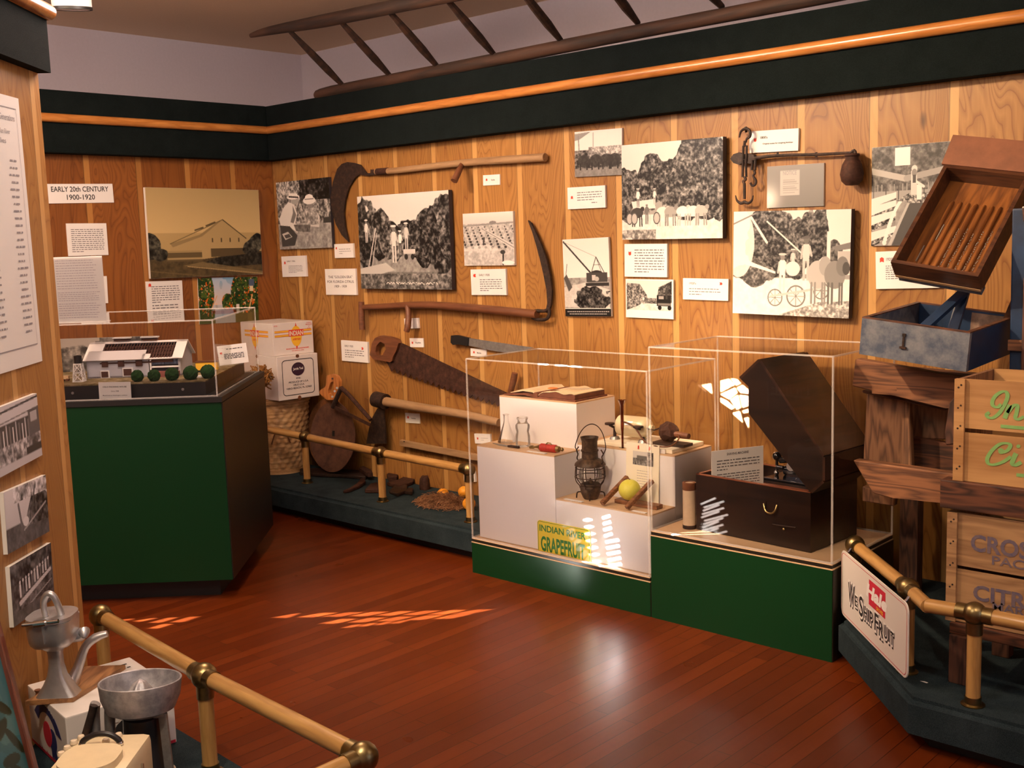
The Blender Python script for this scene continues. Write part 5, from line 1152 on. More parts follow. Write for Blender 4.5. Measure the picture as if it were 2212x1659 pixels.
plain(MB().tube([(-.045, 0, 0), (-.04, 0, 0), (.04, 0, 0), (.045, 0, 0)], [.014, .018, .018, .014], 20).build('barrel', simple('worn_red', (.42, .03, .02), .5, var=.35, vsc=60), t, smooth=True), 'red painted barrel')
MB().tube([(-.105, 0, -.006), (-.085, 0, -.004), (-.08, 0, -.004), (-.06, 0, 0), (-.045, 0, 0)], [.007, .008, .004, .007, .015], 14).build('nozzle', BR, t, smooth=True); MB().tube([(.045, 0, 0), (.058, 0, 0), (.06, 0, 0), (.064, 0, 0)], [.015, .013, .005, .005], 14).build('end_cap', BR, t, smooth=True)
MB().ball((.073, 0, 0), .009, 12).build('knob', BR, t, smooth=True); MB().tube([(-.01, -.006, .017), (0, -.006, .025), (.014, -.006, .024), (.02, -.006, .017)], .003, 8).build('trigger', BR, t, smooth=True)
t = thing('pocket_knife', 'flat grey steel clasp knife lying before the glass flask', 'knife', euler((-3.43, 3.655, ZA+.001), -4))
MB().prism([(-.115, .012), (-.05, .014), (.01, .012), (.01, -.004), (-.05, -.008)], 0, .003).build('blade', M_['steel'], t); MB().prism([(.008, .014), (.07, .010), (.075, -.004), (.008, -.008)], 0, .008).build('handle', M_['iron'], t)
def slip(label, x, y, z, w_, d, rz=0): o = MB().box((0, 0, .0012), (w_, d, .0022)).build('label_strip', M_['paper']); o.matrix_world = euler((x, y, z+.0008), rz); return tag(o, label, 'label')
slip('thin white label strip in front of the red hand sprayer', -3.225, 3.624, ZA, .11, .016); slip('thin white label strip in front of the lantern, left', -3.02, 3.625, ZL, .10, .018); slip('thin white label strip in front of the grapefruit press', -2.67, 3.625, ZL, .07, .018)
# tall dark glass tube with funnel mouth
p = at(1340, 950, 1, 3.82)
t = thing('glass_tube', 'slim brown stained glass tube standing beside the tallest plinth', 'glassware', (p.x+.02, 3.81, ZK+.0005)); h_ = at(1342, 864, 1, 3.81).z-ZK
MB().lathe([(0, 0), (.006, 0), (.006, h_*.35), (.008, h_*.4), (.008, h_*.85), (.010, h_*.9), (.019, h_)], 16).build('tube', acrylic('stained_glass_tube', 0, (.35, .16, .10)), t, smooth=True); MB().lathe([(0, 0), (.014, 0), (.014, .004), (0, .006)], 16).build('foot', M_['glass'], t)
# railway lantern
t = thing('railway_lantern', 'rusty wire caged railway lantern with raised bail on the low plinth', 'lantern', (-2.985, 3.70, ZL+.001))
LI = rolled('lantern_iron', [(.020, .012, .008), (.05, .03, .018), (.13, .08, .045)], (40, 40, 40), .5, .3)
MB().lathe([(0, .0), (.030, 0), (.034, .006), (.044, .030), (.046, .052), (.043, .058), (.046, .062), (.040, .068), (0, .068)], 24).build('oil_font', LI, t, smooth=True)
plain(MB().lathe([(.036, .068), (.046, .082), (.052, .100), (.050, .118), (.043, .134), (.040, .140)], 24).build('globe', M_['glass'], t, smooth=True), 'clear glass globe')
MB().lathe([(0, .068), (.012, .068), (.012, .078), (.004, .082), (.004, .09), (0, .09)], 12).build('burner', LI, t)
MB().lathe([(.040, .140), (.068, .148), (.066, .156), (.052, .170), (.036, .178), (.035, .208), (.0385, .21), (.0385, .216), (.034, .218), (.034, .252), (.040, .272), (.037, .272), (.030, .25), (0, .245)], 28).build('chimney_hood', LI, t, smooth=True)
m = MB()
for k in range(8):
    a = k*.7854+.2; c, s = math.cos(a), math.sin(a); m.tube([(c*.062, s*.062, .150), (c*.067, s*.067, .125), (c*.066, s*.066, .085), (c*.05, s*.05, .062), (c*.047, s*.047, .05)], .0022, 6, sub=3)
for r, z in ((.0665, .098), (.064, .138)): m.tube([(r*math.cos(i*.2618), r*math.sin(i*.2618), z) for i in range(25)], .0022, 6, False)
m.build('wire_guard', M_['iron'], t, smooth=True)
for k in range(4):
    a = k*1.571+.6; c, s = math.cos(a), math.sin(a); MB().tube([(c*.042, s*.042, .03), (c*.058, s*.058, .026), (c*.062, s*.062, .002)], .003, 6, sub=3).build('leg', M_['iron'], t, smooth=True)
for s in (-1, 1): MB().tube([(s*.060, 0, .158), (s*.072, 0, .17), (s*.066, 0, .19), (s*.074, 0, .205), (s*.062, 0, .222)], .003, 6, sub=3).build('ear', M_['iron'], t, smooth=True)
bl_ = [(-.066+.0*k, 0, .2) for k in range(1)]+[(.086*math.cos(R(a))+.02*(1 if True else 0)*math.sin(R(a)), .0, .195+.135*math.sin(R(a))) for a in range(170, 5, -12)]+[(.072, 0, .2)]
MB().tube(bl_, .0022, 6, sub=2).build('bail', M_['iron'], t, smooth=True)
# grapefruit in its wooden press
t = thing('fruit_press', 'small wooden hand press of slanting brown sticks around a yellow grapefruit', 'press', (-2.77, 3.70, ZL+.001))
PW = wood('press_wood', (.12, .045, .018), (.27, .115, .05), 'x', 8, .5, .1, 5)
MB().box((.03, .015, .009), (.22, .045, .017), bev=.003).build('cross_board', PW, t)
for x in (-.075, .055): MB().bar((x-.012, -.085, .011), (x+.02, .055, .105), .020, .018, bev=.003).build('press_arm', PW, t)
g = thing('grapefruit', 'yellow grapefruit lying between the wooden press arms', 'fruit', (-2.777, 3.705, ZL+.019+.047)); MB().ball((0, 0, 0), .047, 24, (1, 1, .95)).build('peel', rolled('grapefruit_peel', [(.66, .62, .06), (.72, .70, .14)], (60, 60, 60), .45, .25), g, smooth='all')
MB().lathe([(0, .0435), (.004, .044), (.003, .047), (0, .047)], 8).build('stem_button', M_['handled'], g)
# jar device, booklet
t = thing('foam_slab', 'cream slab and folded card under the glass jar device', 'slab', (-2.83, 3.93, ZK)); MB().box((0, 0, .010), (.40, .24, .018), bev=.003).build('slab', M_['cream'], t)
m = MB().box((.03, -.122, .006), (.18, .003, .024), euler((0, 0, 0), 0, -30)); m.b.free(); MB().bar((-.02, -.128, .008), (.17, -.128, .008), .003, .02, (0, 0, 1)).build('title_strip', M_['paper'], t)
letters(MB(), 'The Grove Heater', .075, .004, .008, .12, .01, 'c', 0, frame((0, -.1305, 0), V((1, 0, 0)), V((0, 0, 1)), V((0, -1, 0)))).build('lettering', M_['ink'], t)
t = thing('jar_device', 'old laboratory device with horizontal glass jar, iron clamps and cable', 'device', (-2.83, 3.90, ZK+.0195))
MB().lathe([(0, -.085), (.035, -.085), (.046, -.075), (.047, .06), (.035, .078), (.016, .085), (.015, .10), (0, .10)], 26, frame((-.06, 0, .062), V((0, 1, 0)), V((0, 0, 1)), V((1, 0, 0)))).build('glass_jar', simple('cloudy_jar', (.62, .52, .33), .15, coat=.6), t, smooth=True)
for x in (-.155, .0):
    MB().tube([(x, -.02, .006), (x, -.02, .05), (x, -.055, .068)], [.008, .006, .006], 8).build('clamp_post', M_['iron'], t, smooth=True); MB().lathe([(0, 0), (.024, 0), (.018, .012), (0, .014)], 14, Matrix.Translation((x, -.02, 0))).build('clamp_foot', M_['steel'], t); MB().lathe([(0, .07), (.022, .07), (.022, .078), (0, .08)], 12, Matrix.Translation((x, -.055, 0))).build('clamp_screw', M_['iron'], t)
MB().ball((.12, 0, .055), .042, 14, (1.1, .9, 1)).jitter(.005, 6).build('motor', M_['rust'], t); MB().tube([(.12, 0, .05), (.23, -.01, .048)], [.016, .012], 10).build('shaft', M_['handled'], t, smooth=True); MB().box((.14, 0, .006), (.16, .07, .012)).build('motor_base', M_['iron'], t)
MB().tube([(-.09, -.05, .09), (-.02, -.06, .075), (.06, -.09, .02), (.13, -.11, .012), (.19, -.09, .014), (.2, -.04, .04), (.16, 0, .06)], .0035, 8, sub=4).build('cable', M_['handled'], t, smooth=True); MB().tube([(.0, -.02, .07), (.06, -.02, .06), (.1, 0, .085)], .003, 6, sub=3).build('wire', M_['iron'], t, smooth=True)
p0 = at(1349, 950, 1, 3.775); p1 = at(1420, 948, 1, 3.775)
t = thing('booklet', 'cream booklet with black and white picture leaning upright behind the grapefruit', 'booklet', frame(((p0.x+p1.x)/2, 3.782, (ZK+.03+ZL)/2+.005), V((1, 0, 0)), V((0, .05, 1)).normalized(), V((0, -1, .05)).normalized())); w_ = p1.x-p0.x; h_ = ZK+.03-ZL
MB().box((0, 0, -.002), (w_, h_, .004)).build('cover', M_['cream'], t)
def bkp(c): c.a[:] = .72; c.leaves(c.V_ > .5, .2, .6, 12); c.rect(.2, .3, .8, .55, .3); c.leaves((c.U > .7), .1, .5, 12)
o = printmesh(t, w_*.62, h_*.24, 0, bkp, 40); o.location = (.02*w_, .24*h_, .0006); m = MB(); rg = random.Random(6)
for i in range(8): scrib(m, -.16*w_, .2*w_, (.02-.045*i)*h_, .012*h_, .0006, rg)
m.build('lettering', M_['grey'], t); m = MB(); m.tube([(-.12*w_, .46*h_, .001), (-.12*w_, .40*h_, .003)], .003, 6); m.tube([(.22*w_, .46*h_, .001), (.22*w_, .40*h_, .003)], .003, 6); m.build('binding_tie', M_['red'], t)
# ================================================================== phonograph case
ZD = .3645
PB = wood('phonograph_wood', (.006, .003, .002), (.016, .007, .004), 'x', 3, .35, .2, 4, bmp=.04); PBr = wood('phonograph_lid_wood', (.020, .007, .003), (.045, .016, .006), 'y', 3, .4, .15, 4, bmp=.05); RIM = wood('phonograph_rim', (.14, .035, .016), (.25, .075, .03), 'x', 5, .45, .1, 5)
PMx = euler((-2.168, 3.845, ZD), -4); lx, ly, lz = .523, .331, .225
t = thing('phonograph', 'dark wooden cylinder phonograph with its hinged lid tilted open', 'phonograph', PMx)
m = MB(); th = .014
m.box((0, -ly/2+th/2, lz/2), (lx, th, lz)); m.box((0, ly/2-th/2, lz/2), (lx, th, lz)); m.box((-lx/2+th/2, 0, lz/2), (th, ly-2*th, lz)); m.box((lx/2-th/2, 0, lz/2), (th, ly-2*th, lz)); m.box((0, 0, lz*.35), (lx-2*th, ly-2*th, lz*.6)); m.build('case', PB, t)
m = MB()
for c, d in (((0, -ly/2+th/2, lz+.002), (lx, th, .004)), ((0, ly/2-th/2, lz+.002), (lx, th, .004)), ((-lx/2+th/2, 0, lz+.002), (th, ly, .004)), ((lx/2-th/2, 0, lz+.002), (th, ly, .004))): m.box(c, d)
m.build('rim', RIM, t); MB().box((0, 0, lz*.66), (lx-2*th, ly-2*th, .006)).build('inner_deck', RIM, t)
PI = PMx.inverted(); yf = -ly/2+.006
def lp(x, y): q = hit(x, y, PMx.to_3x3() @ V((0, 1, 0)), PMx @ V((0, yf, 0))); q = PI @ q; return (q.x, q.z)
prof = [lp(1749, 1062), lp(1617, 893), lp(1617, 835), lp(1600, 819), lp(1640, 781), lp(1672, 775), lp(1798, 990), lp(1790, 1040)]
prof = [(min(x, lx/2+.045), z) for x, z in prof]
EM = frame((0, yf, 0), V((1, 0, 0)), V((0, 0, 1)), V((0, -1, 0)))
MB().prism([prof[i] for i in (0, 1, 2, 3, 4, 6, 7)], -.012, 0, EM).build('lid_end', PB, t)
MB().prism([prof[i] for i in (0, 1, 2, 3, 4, 6, 7)], -.32, -.308, EM).build('lid_end', PB, t)
a, b = V((prof[4][0], 0, prof[4][1])), V((prof[6][0], 0, prof[6][1])); c = V((prof[3][0], 0, prof[3][1])); e_ = V((prof[7][0], 0, prof[7][1])); h0 = V((prof[0][0], 0, prof[0][1]))
m = MB(); off = V((.012, 0, .008))
for p, q in ((c, a), (a, b), (b, e_), (e_, h0)):
    n_ = V((q.z-p.z, 0, -(q.x-p.x))).normalized()*-.010
    P = [(p.x, yf, p.z), (q.x, yf, q.z), (q.x, yf+.32, q.z), (p.x, yf+.32, p.z)]; Q = [tuple(V(v)+n_) for v in P]
    m._add(P+Q, [(0, 1, 2, 3), (7, 6, 5, 4), (0, 4, 5, 1), (1, 5, 6, 2), (2, 6, 7, 3), (3, 7, 4, 0)])
m.build('lid_top', PBr, t)
m = MB(); m.tube([(.06, -ly/2-.002, .155), (.075, -ly/2-.012, .13), (.10, -ly/2-.014, .125), (.118, -ly/2-.012, .14), (.118, -ly/2-.002, .158)], .0035, 8, sub=3); m.build('drop_handle', BR, t, smooth=True)
MB().box((.02, -ly/2-.001, .14), (.10, .003, .05)).build('name_plate', PB, t); MB().tube([(.10, -ly/2-.003, .08), (.20, -ly/2-.003, .085)], .003, 6).build('latch', M_['iron'], t); MB().ball((.15, -ly/2-.004, .072), .006, 8).build('catch', BR, t)
BK = simple('gloss_black_enamel', (.006, .006, .007), .12, coat=.6); zc = lz+.006
MB().box((.13, -.03, zc+.006), (.22, .16, .012), bev=.003).build('bed_plate', BK, t)
MB().ball((.035, -.04, zc+.085), .018, 16).build('governor_ball', BK, t, smooth=True); MB().tube([(.035, -.04, zc+.01), (.035, -.04, zc+.075)], .006, 8).build('governor_post', BK, t, smooth=True); MB().ball((.04, -.05, zc+.022), .010, 12).build('bed_knob', M_['chrome'], t, smooth=True)
MB().tube([(.05, -.04, zc+.07), (.08, -.04, zc+.078), (.12, -.03, zc+.085), (.15, -.01, zc+.08), (.15, .02, zc+.05)], [.012, .014, .016, .016, .012], 12, sub=3).build('reproducer_arm', BK, t, smooth=True)
MB().tube([(.04, -.05, zc+.045), (.07, -.05, zc+.045)], .008, 10).build('start_lever', BK, t, smooth=True); MB().tube([(.06, -.02, zc+.03), (.19, -.02, zc+.03)], .018, 16).build('mandrel', BK, t, smooth=True)
plain(MB().tube([(.105, -.055, zc+.055), (.105, -.05, zc+.055)], .018, 18).build('reproducer', M_['alu'], t, smooth=True), 'silver reproducer disc'); plain(MB().tube([(.11, -.045, zc+.08), (.11, -.04, zc+.08)], .014, 18).build('gear', simple('copper_gear', (.45, .16, .07), .35, .8), t), 'copper coloured gear')
MB().bar((.07, .03, zc+.01), (.09, .03, zc+.12), .05, .012, (1, 0, 0)).build('back_bracket', BK, t); m = MB().box((.15, -.06, zc+.02), (.10, .03, .02)); m.build('carriage', BK, t)
# caption card in the case
P0 = at(1536, 1000, 1, 3.735); dn = V((.45, .893, 0)).normalized(); nr_ = V((dn.y, -dn.x, 0)); c4 = [hit(x, y, nr_, P0) for x, y in ((1535.8, 977.5), (1650, 960), (1650, 1026), (1536, 1031))]
w_ = (c4[1]-c4[0]).length*.98; zt_ = (c4[0].z+c4[1].z)/2; zb_ = ZD+lz*.69; h_ = zt_-zb_; cc = (c4[0]+c4[1])/2; w_ = min(w_, .255)
t = thing('caption_card', 'cream typed card headed SHAVING MACHINE standing inside the phonograph case', 'card', frame((cc.x, min(cc.y, 3.85), (zt_+zb_)/2), dn, V((0, 0, 1)), nr_)); MB().box((0, 0, -.001), (w_, h_, .002)).build('board', M_['paper'], t)
m = MB(); rg = random.Random(2); letters(m, 'SHAVING MACHINE', 0, .36*h_, .06*h_, .42*w_, .02, 'c', .0006)
for i in range(4): scrib(m, -.4*w_, (.42 if i < 3 else -.2)*w_, (.22-.075*i)*h_, .04*h_, .0006, rg)
for i in range(6): scrib(m, -.4*w_, (.42 if i < 5 else .1)*w_, (-.12-.065*i)*h_, .035*h_, .0006, rg)
m.build('lettering', M_['type'], t)
t = thing('wax_cylinder', 'cream cardboard cylinder with dark bands standing left of the phonograph', 'cylinder', (-2.474, 3.70, ZD)); MB().lathe([(0, .004), (.0265, .004), (.0265, .186), (0, .186)], 28).build('tube', simple('kraft_tube', (.52, .40, .28), .6, var=.08, vsc=30), t, smooth=True)
MB().lathe([(0, 0), (.028, 0), (.028, .014), (0, .014)], 28).build('bottom_band', M_['iron'], t, smooth=True); MB().lathe([(.0268, .158), (.028, .16), (.028, .188), (.02, .19), (.018, .184), (0, .184)], 28).build('cap', M_['handled'], t, smooth=True)
# ================================================================== right: sizer stand, crates, blue machine, tray, sign
PT = HP+.001
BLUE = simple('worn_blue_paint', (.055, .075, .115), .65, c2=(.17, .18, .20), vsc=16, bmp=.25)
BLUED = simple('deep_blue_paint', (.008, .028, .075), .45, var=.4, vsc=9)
TRW = wood('stained_tray_wood', (.035, .011, .005), (.09, .032, .012), 'x', 4, .42, .25, 5, bmp=.08)
TRB = wood('amber_tray_boards', (.11, .035, .008), (.25, .09, .02), 'y', 4, .4, .3, 5, bmp=.08)
# wooden stand of old planks
t = thing('plank_stand', 'old brown plank stand carrying the blue fruit sizer behind the crates', 'stand', (-1.5, 3.85, HP))
def plank(nm_, px, y, th, mt, yb=None):
    P = [at(x, yy, 1, y) for x, yy in px]; n = len(P); m = MB(); T = TM[t.name].inverted()
    m._add([tuple(p) for p in P]+[(p.x, p.y+th, p.z) for p in P], [tuple(range(n)), tuple(range(n, 2*n))[::-1]]+[(i, (i+1) % n, n+(i+1) % n, n+i) for i in range(n)])
    bmesh.ops.bevel(m.b, geom=m.b.edges[:], offset=.004, segments=1, affect='EDGES'); c = sum(P, V())/n
    o = m.build(nm_, M_[mt]); o.data.transform(Matrix.Translation(-c)); o.parent = t; o.matrix_local = T @ Matrix.Translation(c); return o
plank('top_beam', [(1847, 775), (2072, 815), (2150, 829), (2145, 895), (2040, 881), (1840, 834)], 3.70, .045, 'oldw')
plank('under_rail', [(1862, 842), (2045, 884), (2042, 888), (1862, 849)], 3.75, .05, 'darkw')
plank('upright_board', [(1872, 850), (1964, 868), (1969, 1012), (1864, 998)], 3.80, .03, 'oldwz')
plank('upright_board', [(1968, 868), (2060, 880), (2056, 950), (1971, 948)], 3.92, .03, 'oldwz')
plank('dark_board', [(1971, 944), (2062, 960), (2062, 1022), (1971, 1008)], 3.90, .03, 'darkw')
plank('lower_beam', [(1842, 994), (2140, 1035), (2140, 1100), (1930, 1076), (1885, 1066)], 3.66, .05, 'oldw')
plank('upright_board', [(1862, 1050), (1933, 1072), (1931, 1094), (1862, 1083)], 3.79, .03, 'oldwz')
plank('split_post', [(2050, 870), (2068, 850), (2068, 960), (2042, 962), (2040, 935)], 3.66, .03, 'darkwz')
for x, y in ((-1.69, 4.02), (-1.02, 4.02)): MB().bar((x, y, HP), (x, y, 1.0), .07, .05, (0, 1, 0)).build('back_leg', M_['darkwz'], t, world=True)
for z in (.985, .66): MB().bar((-1.74, 4.02, z), (-.9, 4.02, z-.03), .05, .09, (0, 0, 1)).build('back_rail', M_['darkw'], t, world=True)
for x in (-1.66, -1.2): MB().bar((x, 3.70, .97+(-1.5-x)*.09), (x, 4.05, .99+(-1.5-x)*.09), .09, .03, (0, 0, 1)).build('cross_plank', M_['oldw'], t, world=True)
# low bench of dark timber carrying the two crates
t = thing('timber_bench', 'dark creosoted timber bench under and between the two lettered crates', 'bench', (-1.0, 3.4, HP))
P0, P1 = at(2029, 1036, 1, 3.29), at(2029, 1097, 1, 3.29)
MB().bar((P0.x, 3.325, (P0.z+P1.z)/2), (-.55, 3.325, (P0.z+P1.z)/2), .06, P0.z-P1.z, (0, 0, 1), .004).build('front_beam', M_['darkw'], t, world=True)
zb = at(2040, 1338, 1, 3.30).z
for x, y in ((-1.228, 3.30), (-1.205, 3.60), (-.62, 3.30), (-.62, 3.60)): MB().bar((x, y, HP), (x, y, zb-.036), .055, .045, (0, 1, 0), .003).build('leg', M_['darkwz'], t, world=True)
for y in (3.32, 3.60): MB().bar((-1.26, y, zb-.019), (-.55, y, zb-.019), .06, .034, (0, 0, 1), .003).build('shelf_rail', M_['darkw'], t, world=True)
for x in (-.53,): MB().bar((x, 3.325, HP), (x, 3.325, P1.z), .05, .05, (0, 1, 0)).build('end_post', M_['darkwz'], t, world=True)
MB().bar((-1.31, 3.60, HP), (-1.31, 3.60, P1.z), .05, .05, (0, 1, 0)).build('end_post', M_['darkwz'], t, world=True)
MB().bar((-1.31, 3.60, P1.z+.03), (-.5, 3.60, P1.z+.03), .05, .06, (0, 0, 1)).build('rear_beam', M_['darkw'], t, world=True)
# crates
def crate(label, x0, y, z0, z1, mt, wd, dp, gap, lines, ink):
    t = thing('fruit_crate', label, 'crate', (x0, y, z0)); h = z1-z0; s = .010
    W_ = M_[mt]; cl = .030; e = .0008
    hs = (h-gap)/2
    for k in (0, 1):
        zc = hs/2+k*(hs+gap); MB().box((wd/2, s/2+.010, zc), (wd, s, hs)).build('front_slat', W_, t); MB().box((wd/2, dp-s/2, zc), (wd, s, hs)).build('back_slat', W_, t)
    for x in (0, wd-cl): MB().box((x+cl/2, .005, h/2), (cl, .010, h)).build('corner_cleat', W_, t)
    for x in (s/2+.001, wd/2, wd-s/2-.001): MB().box((x, dp/2+.005, h/2), (s*1.4, dp-2*s-.012, h-.004)).build('end_panel', M_['oldwz'] if mt == 'crate' else W_, t)
    MB().box((wd/2, dp/2+.005, .006), (wd-.01, dp-.03, .010)).build('bottom', W_, t)
    for x in (.012, .02):
        for i in range(5): MB().tube([(x, -.0008, h*(.08+.2*i)+x), (x, .002, h*(.08+.2*i)+x)], .003, 8).build('nail', M_['iron'], t)
    m = MB(); F = frame((0, .0095, 0), V((1, 0, 0)), V((0, 0, 1)), V((0, -1, 0)))
    for l in lines: letters(m, *l[0], M=F, z=e, **l[1]) if not isinstance(l[0], list) else m.face([(x, y_, e) for x, y_ in l[0]], F)
    m.build('lettering', ink, t); return t
G_ = simple('faded_green_stencil', (.20, .40, .12), .7, var=.1, vsc=60); B_ = simple('faded_blue_stencil', (.10, .085, .14), .7, c2=(.17, .12, .13), vsc=50)
y_ = 3.30
z1 = at(2063, 815.5, 1, y_).z; z0 = at(2056, 1034, 1, y_).z; x0 = at(2060, 920, 1, y_).x; h = z1-z0; sx = lambda x, yy: at(x, yy, 1, y_+.01).x-x0; sz = lambda x, yy: at(x, yy, 1, y_+.01).z-z0
cz0 = P0.z+.001; k0 = sx(2130, 900)
crate('pine crate with green script lettering, upper of the two crates', x0, y_, cz0, cz0+h, 'crate', .66, .30, .014,
      [(('dian', sx(2222, 905), sz(2222, 912), .060), dict(width=.20, bold=.05, al='l', shear=.25)), (('trus', sx(2216, 1004), sz(2216, 1012), .060), dict(width=.22, bold=.05, al='l', shear=.25)),
       ([(sx(2162, 915), sz(2162, 921)), (.5, sz(2162, 921)-.0), (.5, sz(2162, 921)+.010), (sx(2162, 915), sz(2162, 921)+.010)],),
       ([(sx(2196, 1018), sz(2196, 1026)), (.5, sz(2196, 1026)), (.5, sz(2196, 1026)+.010), (sx(2196, 1018), sz(2196, 1026)+.010)],)], G_)
# script letters brushed on the upper crate
def stroke(mb, px, w0):
    P = [V((sx(2020+x/4.88, 780+y/4.88), sz(2020+x/4.88, 780+y/4.88), 0)) for x, y in px]; Q = []; n = len(P)
    for i in range(n-1):
        a_, b_, c_, d_ = P[max(i-1, 0)], P[i], P[i+1], P[min(i+2, n-1)]
        for k in range(6):
            u = k/6; Q.append(.5*((2*b_)+(c_-a_)*u+(2*a_-5*b_+4*c_-d_)*u*u+(3*b_-a_-3*c_+d_)*u**3))
    Q.append(P[-1]); L_s = []; R_s = []
    for i, q in enumerate(Q):
        d = (Q[min(i+1, len(Q)-1)]-Q[max(i-1, 0)]).normalized(); nn = V((-d.y, d.x, 0)); wv = w0*(.55+.45*abs(d.y)); L_s.append(q+nn*wv/2); R_s.append(q-nn*wv/2)
    vs_ = [(p.x, .0095-.0012, p.y) for p in L_s+R_s]; k = len(Q); mb._add(vs_, [(i, i+1, k+i+1, k+i) for i in range(k-1)])
m = MB(); W0 = .0115
stroke(m, [(575, 525), (545, 548), (565, 578), (615, 580), (680, 530), (735, 440), (765, 360), (750, 310), (700, 310), (640, 350), (605, 410), (615, 455), (660, 470), (700, 440)], W0)
stroke(m, [(790, 445), (760, 520), (735, 590)], W0*1.2); stroke(m, [(765, 530), (820, 460), (868, 450), (862, 520), (848, 580), (880, 598), (940, 570)], W0)
m.build('script_lettering', G_, [o for o in bpy.data.objects if o.name.startswith('fruit_crate')][0]); m = MB()
stroke(m, [(680, 905), (710, 945), (770, 920), (795, 870), (755, 850), (680, 862), (600, 930), (552, 1010), (565, 1065), (630, 1075), (720, 1045), (800, 990)], W0); m.prism([(sx(2020+x/4.88, 780+y/4.88), sz(2020+x/4.88, 780+y/4.88)) for x, y in circ(700, 935, 32, 30, 14)], .0009, .0013, frame((0, .0095, 0), V((1, 0, 0)), V((0, 0, 1)), V((0, -1, 0))))
stroke(m, [(855, 955), (830, 1010), (815, 1065), (850, 1080), (910, 1050)], W0*1.2); m.prism([(sx(2020+x/4.88, 780+y/4.88), sz(2020+x/4.88, 780+y/4.88)) for x, y in circ(880, 882, 22, 20, 12)], .0009, .0013, frame((0, .0095, 0), V((1, 0, 0)), V((0, 0, 1)), V((0, -1, 0))))
m.build('script_lettering', G_, [o for o in bpy.data.objects if o.name.startswith('fruit_crate')][0])
z1 = at(2050, 1104.6, 1, y_).z; z0 = zb; x0 = at(2044, 1220, 1, y_).x
crate('aged pine crate with faded blue stencilled capital letters, lower of the two crates', x0, y_, z0, z1-.002, 'crate2', .66, .30, .012,
      [(('CROSBY', sx(2097, 1185), sz(2100, 1188), .050), dict(width=.25, bold=.03, al='l')), (('PACKING', sx(2143, 1215), sz(2143, 1219), .028), dict(width=.215, bold=.012, al='l')),
       (('CITRUS', sx(2102, 1292), sz(2104, 1294), .046), dict(width=.232, bold=.03, al='l')), (('MARKET', sx(2144, 1313), sz(2144, 1317), .026), dict(width=.17, bold=.008, al='l'))], B_)
MB_j = thing('glass_bottle', 'small dark bottle standing behind the bench legs under the lower crate', 'bottle', (at(2190, 1400, 1, 3.72).x, 3.72, PT)); MB().lathe([(0, 0), (.02, 0), (.022, .004), (.022, .05), (.012, .065), (.011, .085), (0, .086)], 16).build('body', simple('blueish_bottle', (.12, .16, .22), .15, coat=.5), MB_j, smooth=True)
# blue sizer box (open tray) resting on the stand, tilted
BM = euler((-1.488, 3.833, 1.125), -1.4, 3.5, 6.2); lx, ly, lz = .364, .42, .124
t = thing('sizer_box', 'open weathered blue wooden box with keyhole hasp on top of the plank stand', 'box', BM)
m = MB(); th = .016; oy = -.088
m.box((0, oy-ly/2+th/2, lz/2), (lx, th, lz)); m.build('front_board', BLUE, t)
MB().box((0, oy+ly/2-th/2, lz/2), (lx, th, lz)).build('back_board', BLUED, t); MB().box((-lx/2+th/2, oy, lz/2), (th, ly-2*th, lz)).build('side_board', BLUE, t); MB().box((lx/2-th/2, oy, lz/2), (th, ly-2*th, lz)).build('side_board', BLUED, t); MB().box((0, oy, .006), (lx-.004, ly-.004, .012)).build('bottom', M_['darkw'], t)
m = MB()
for c, d in (((0, oy-ly/2+th/2, lz+.002), (lx, th, .004)), ((0, oy+ly/2-th/2, lz+.002), (lx, th, .004)), ((-lx/2+th/2, oy, lz+.002), (th, ly-2*th, .004)), ((lx/2-th/2, oy, lz+.002), (th, ly-2*th, .004))): m.box(c, d)
m.build('worn_rim', M_['darkw'], t)
MB().box((-.03, oy-ly/2-.002, lz*.55), (.007, .005, .036)).build('hasp', M_['iron'], t); MB().box((-.03, oy-ly/2-.003, lz*.37), (.022, .007, .007)).build('hasp_foot', M_['iron'], t); MB().box((-.03, oy-ly/2-.002, lz*.71), (.011, .006, .010)).build('hasp_head', M_['iron'], t)
plain(MB().box((.08, oy+ly/2-th-.003, lz*.55), (.11, .004, lz*.8)).build('rust_sheet', simple('rust_sheet', (.22, .14, .10), .6, .3, var=.4, vsc=30), t), 'rust spotted metal sheet inside')
MB().tube([(0.0+.042*math.cos(i*.3142), oy-.05+.042*math.sin(i*.3142), lz*.72) for i in range(21)], .003, 8, False).build('wire_ring', M_['chrome'], t, smooth=True)
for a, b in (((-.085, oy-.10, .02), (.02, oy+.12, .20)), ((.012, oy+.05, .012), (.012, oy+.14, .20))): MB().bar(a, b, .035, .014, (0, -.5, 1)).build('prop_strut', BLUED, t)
MB().bar((.15, oy+.17, .10), (.185, oy+.16, .215), .022, .018, (0, -1, 0)).build('support_bracket', TRW, t)
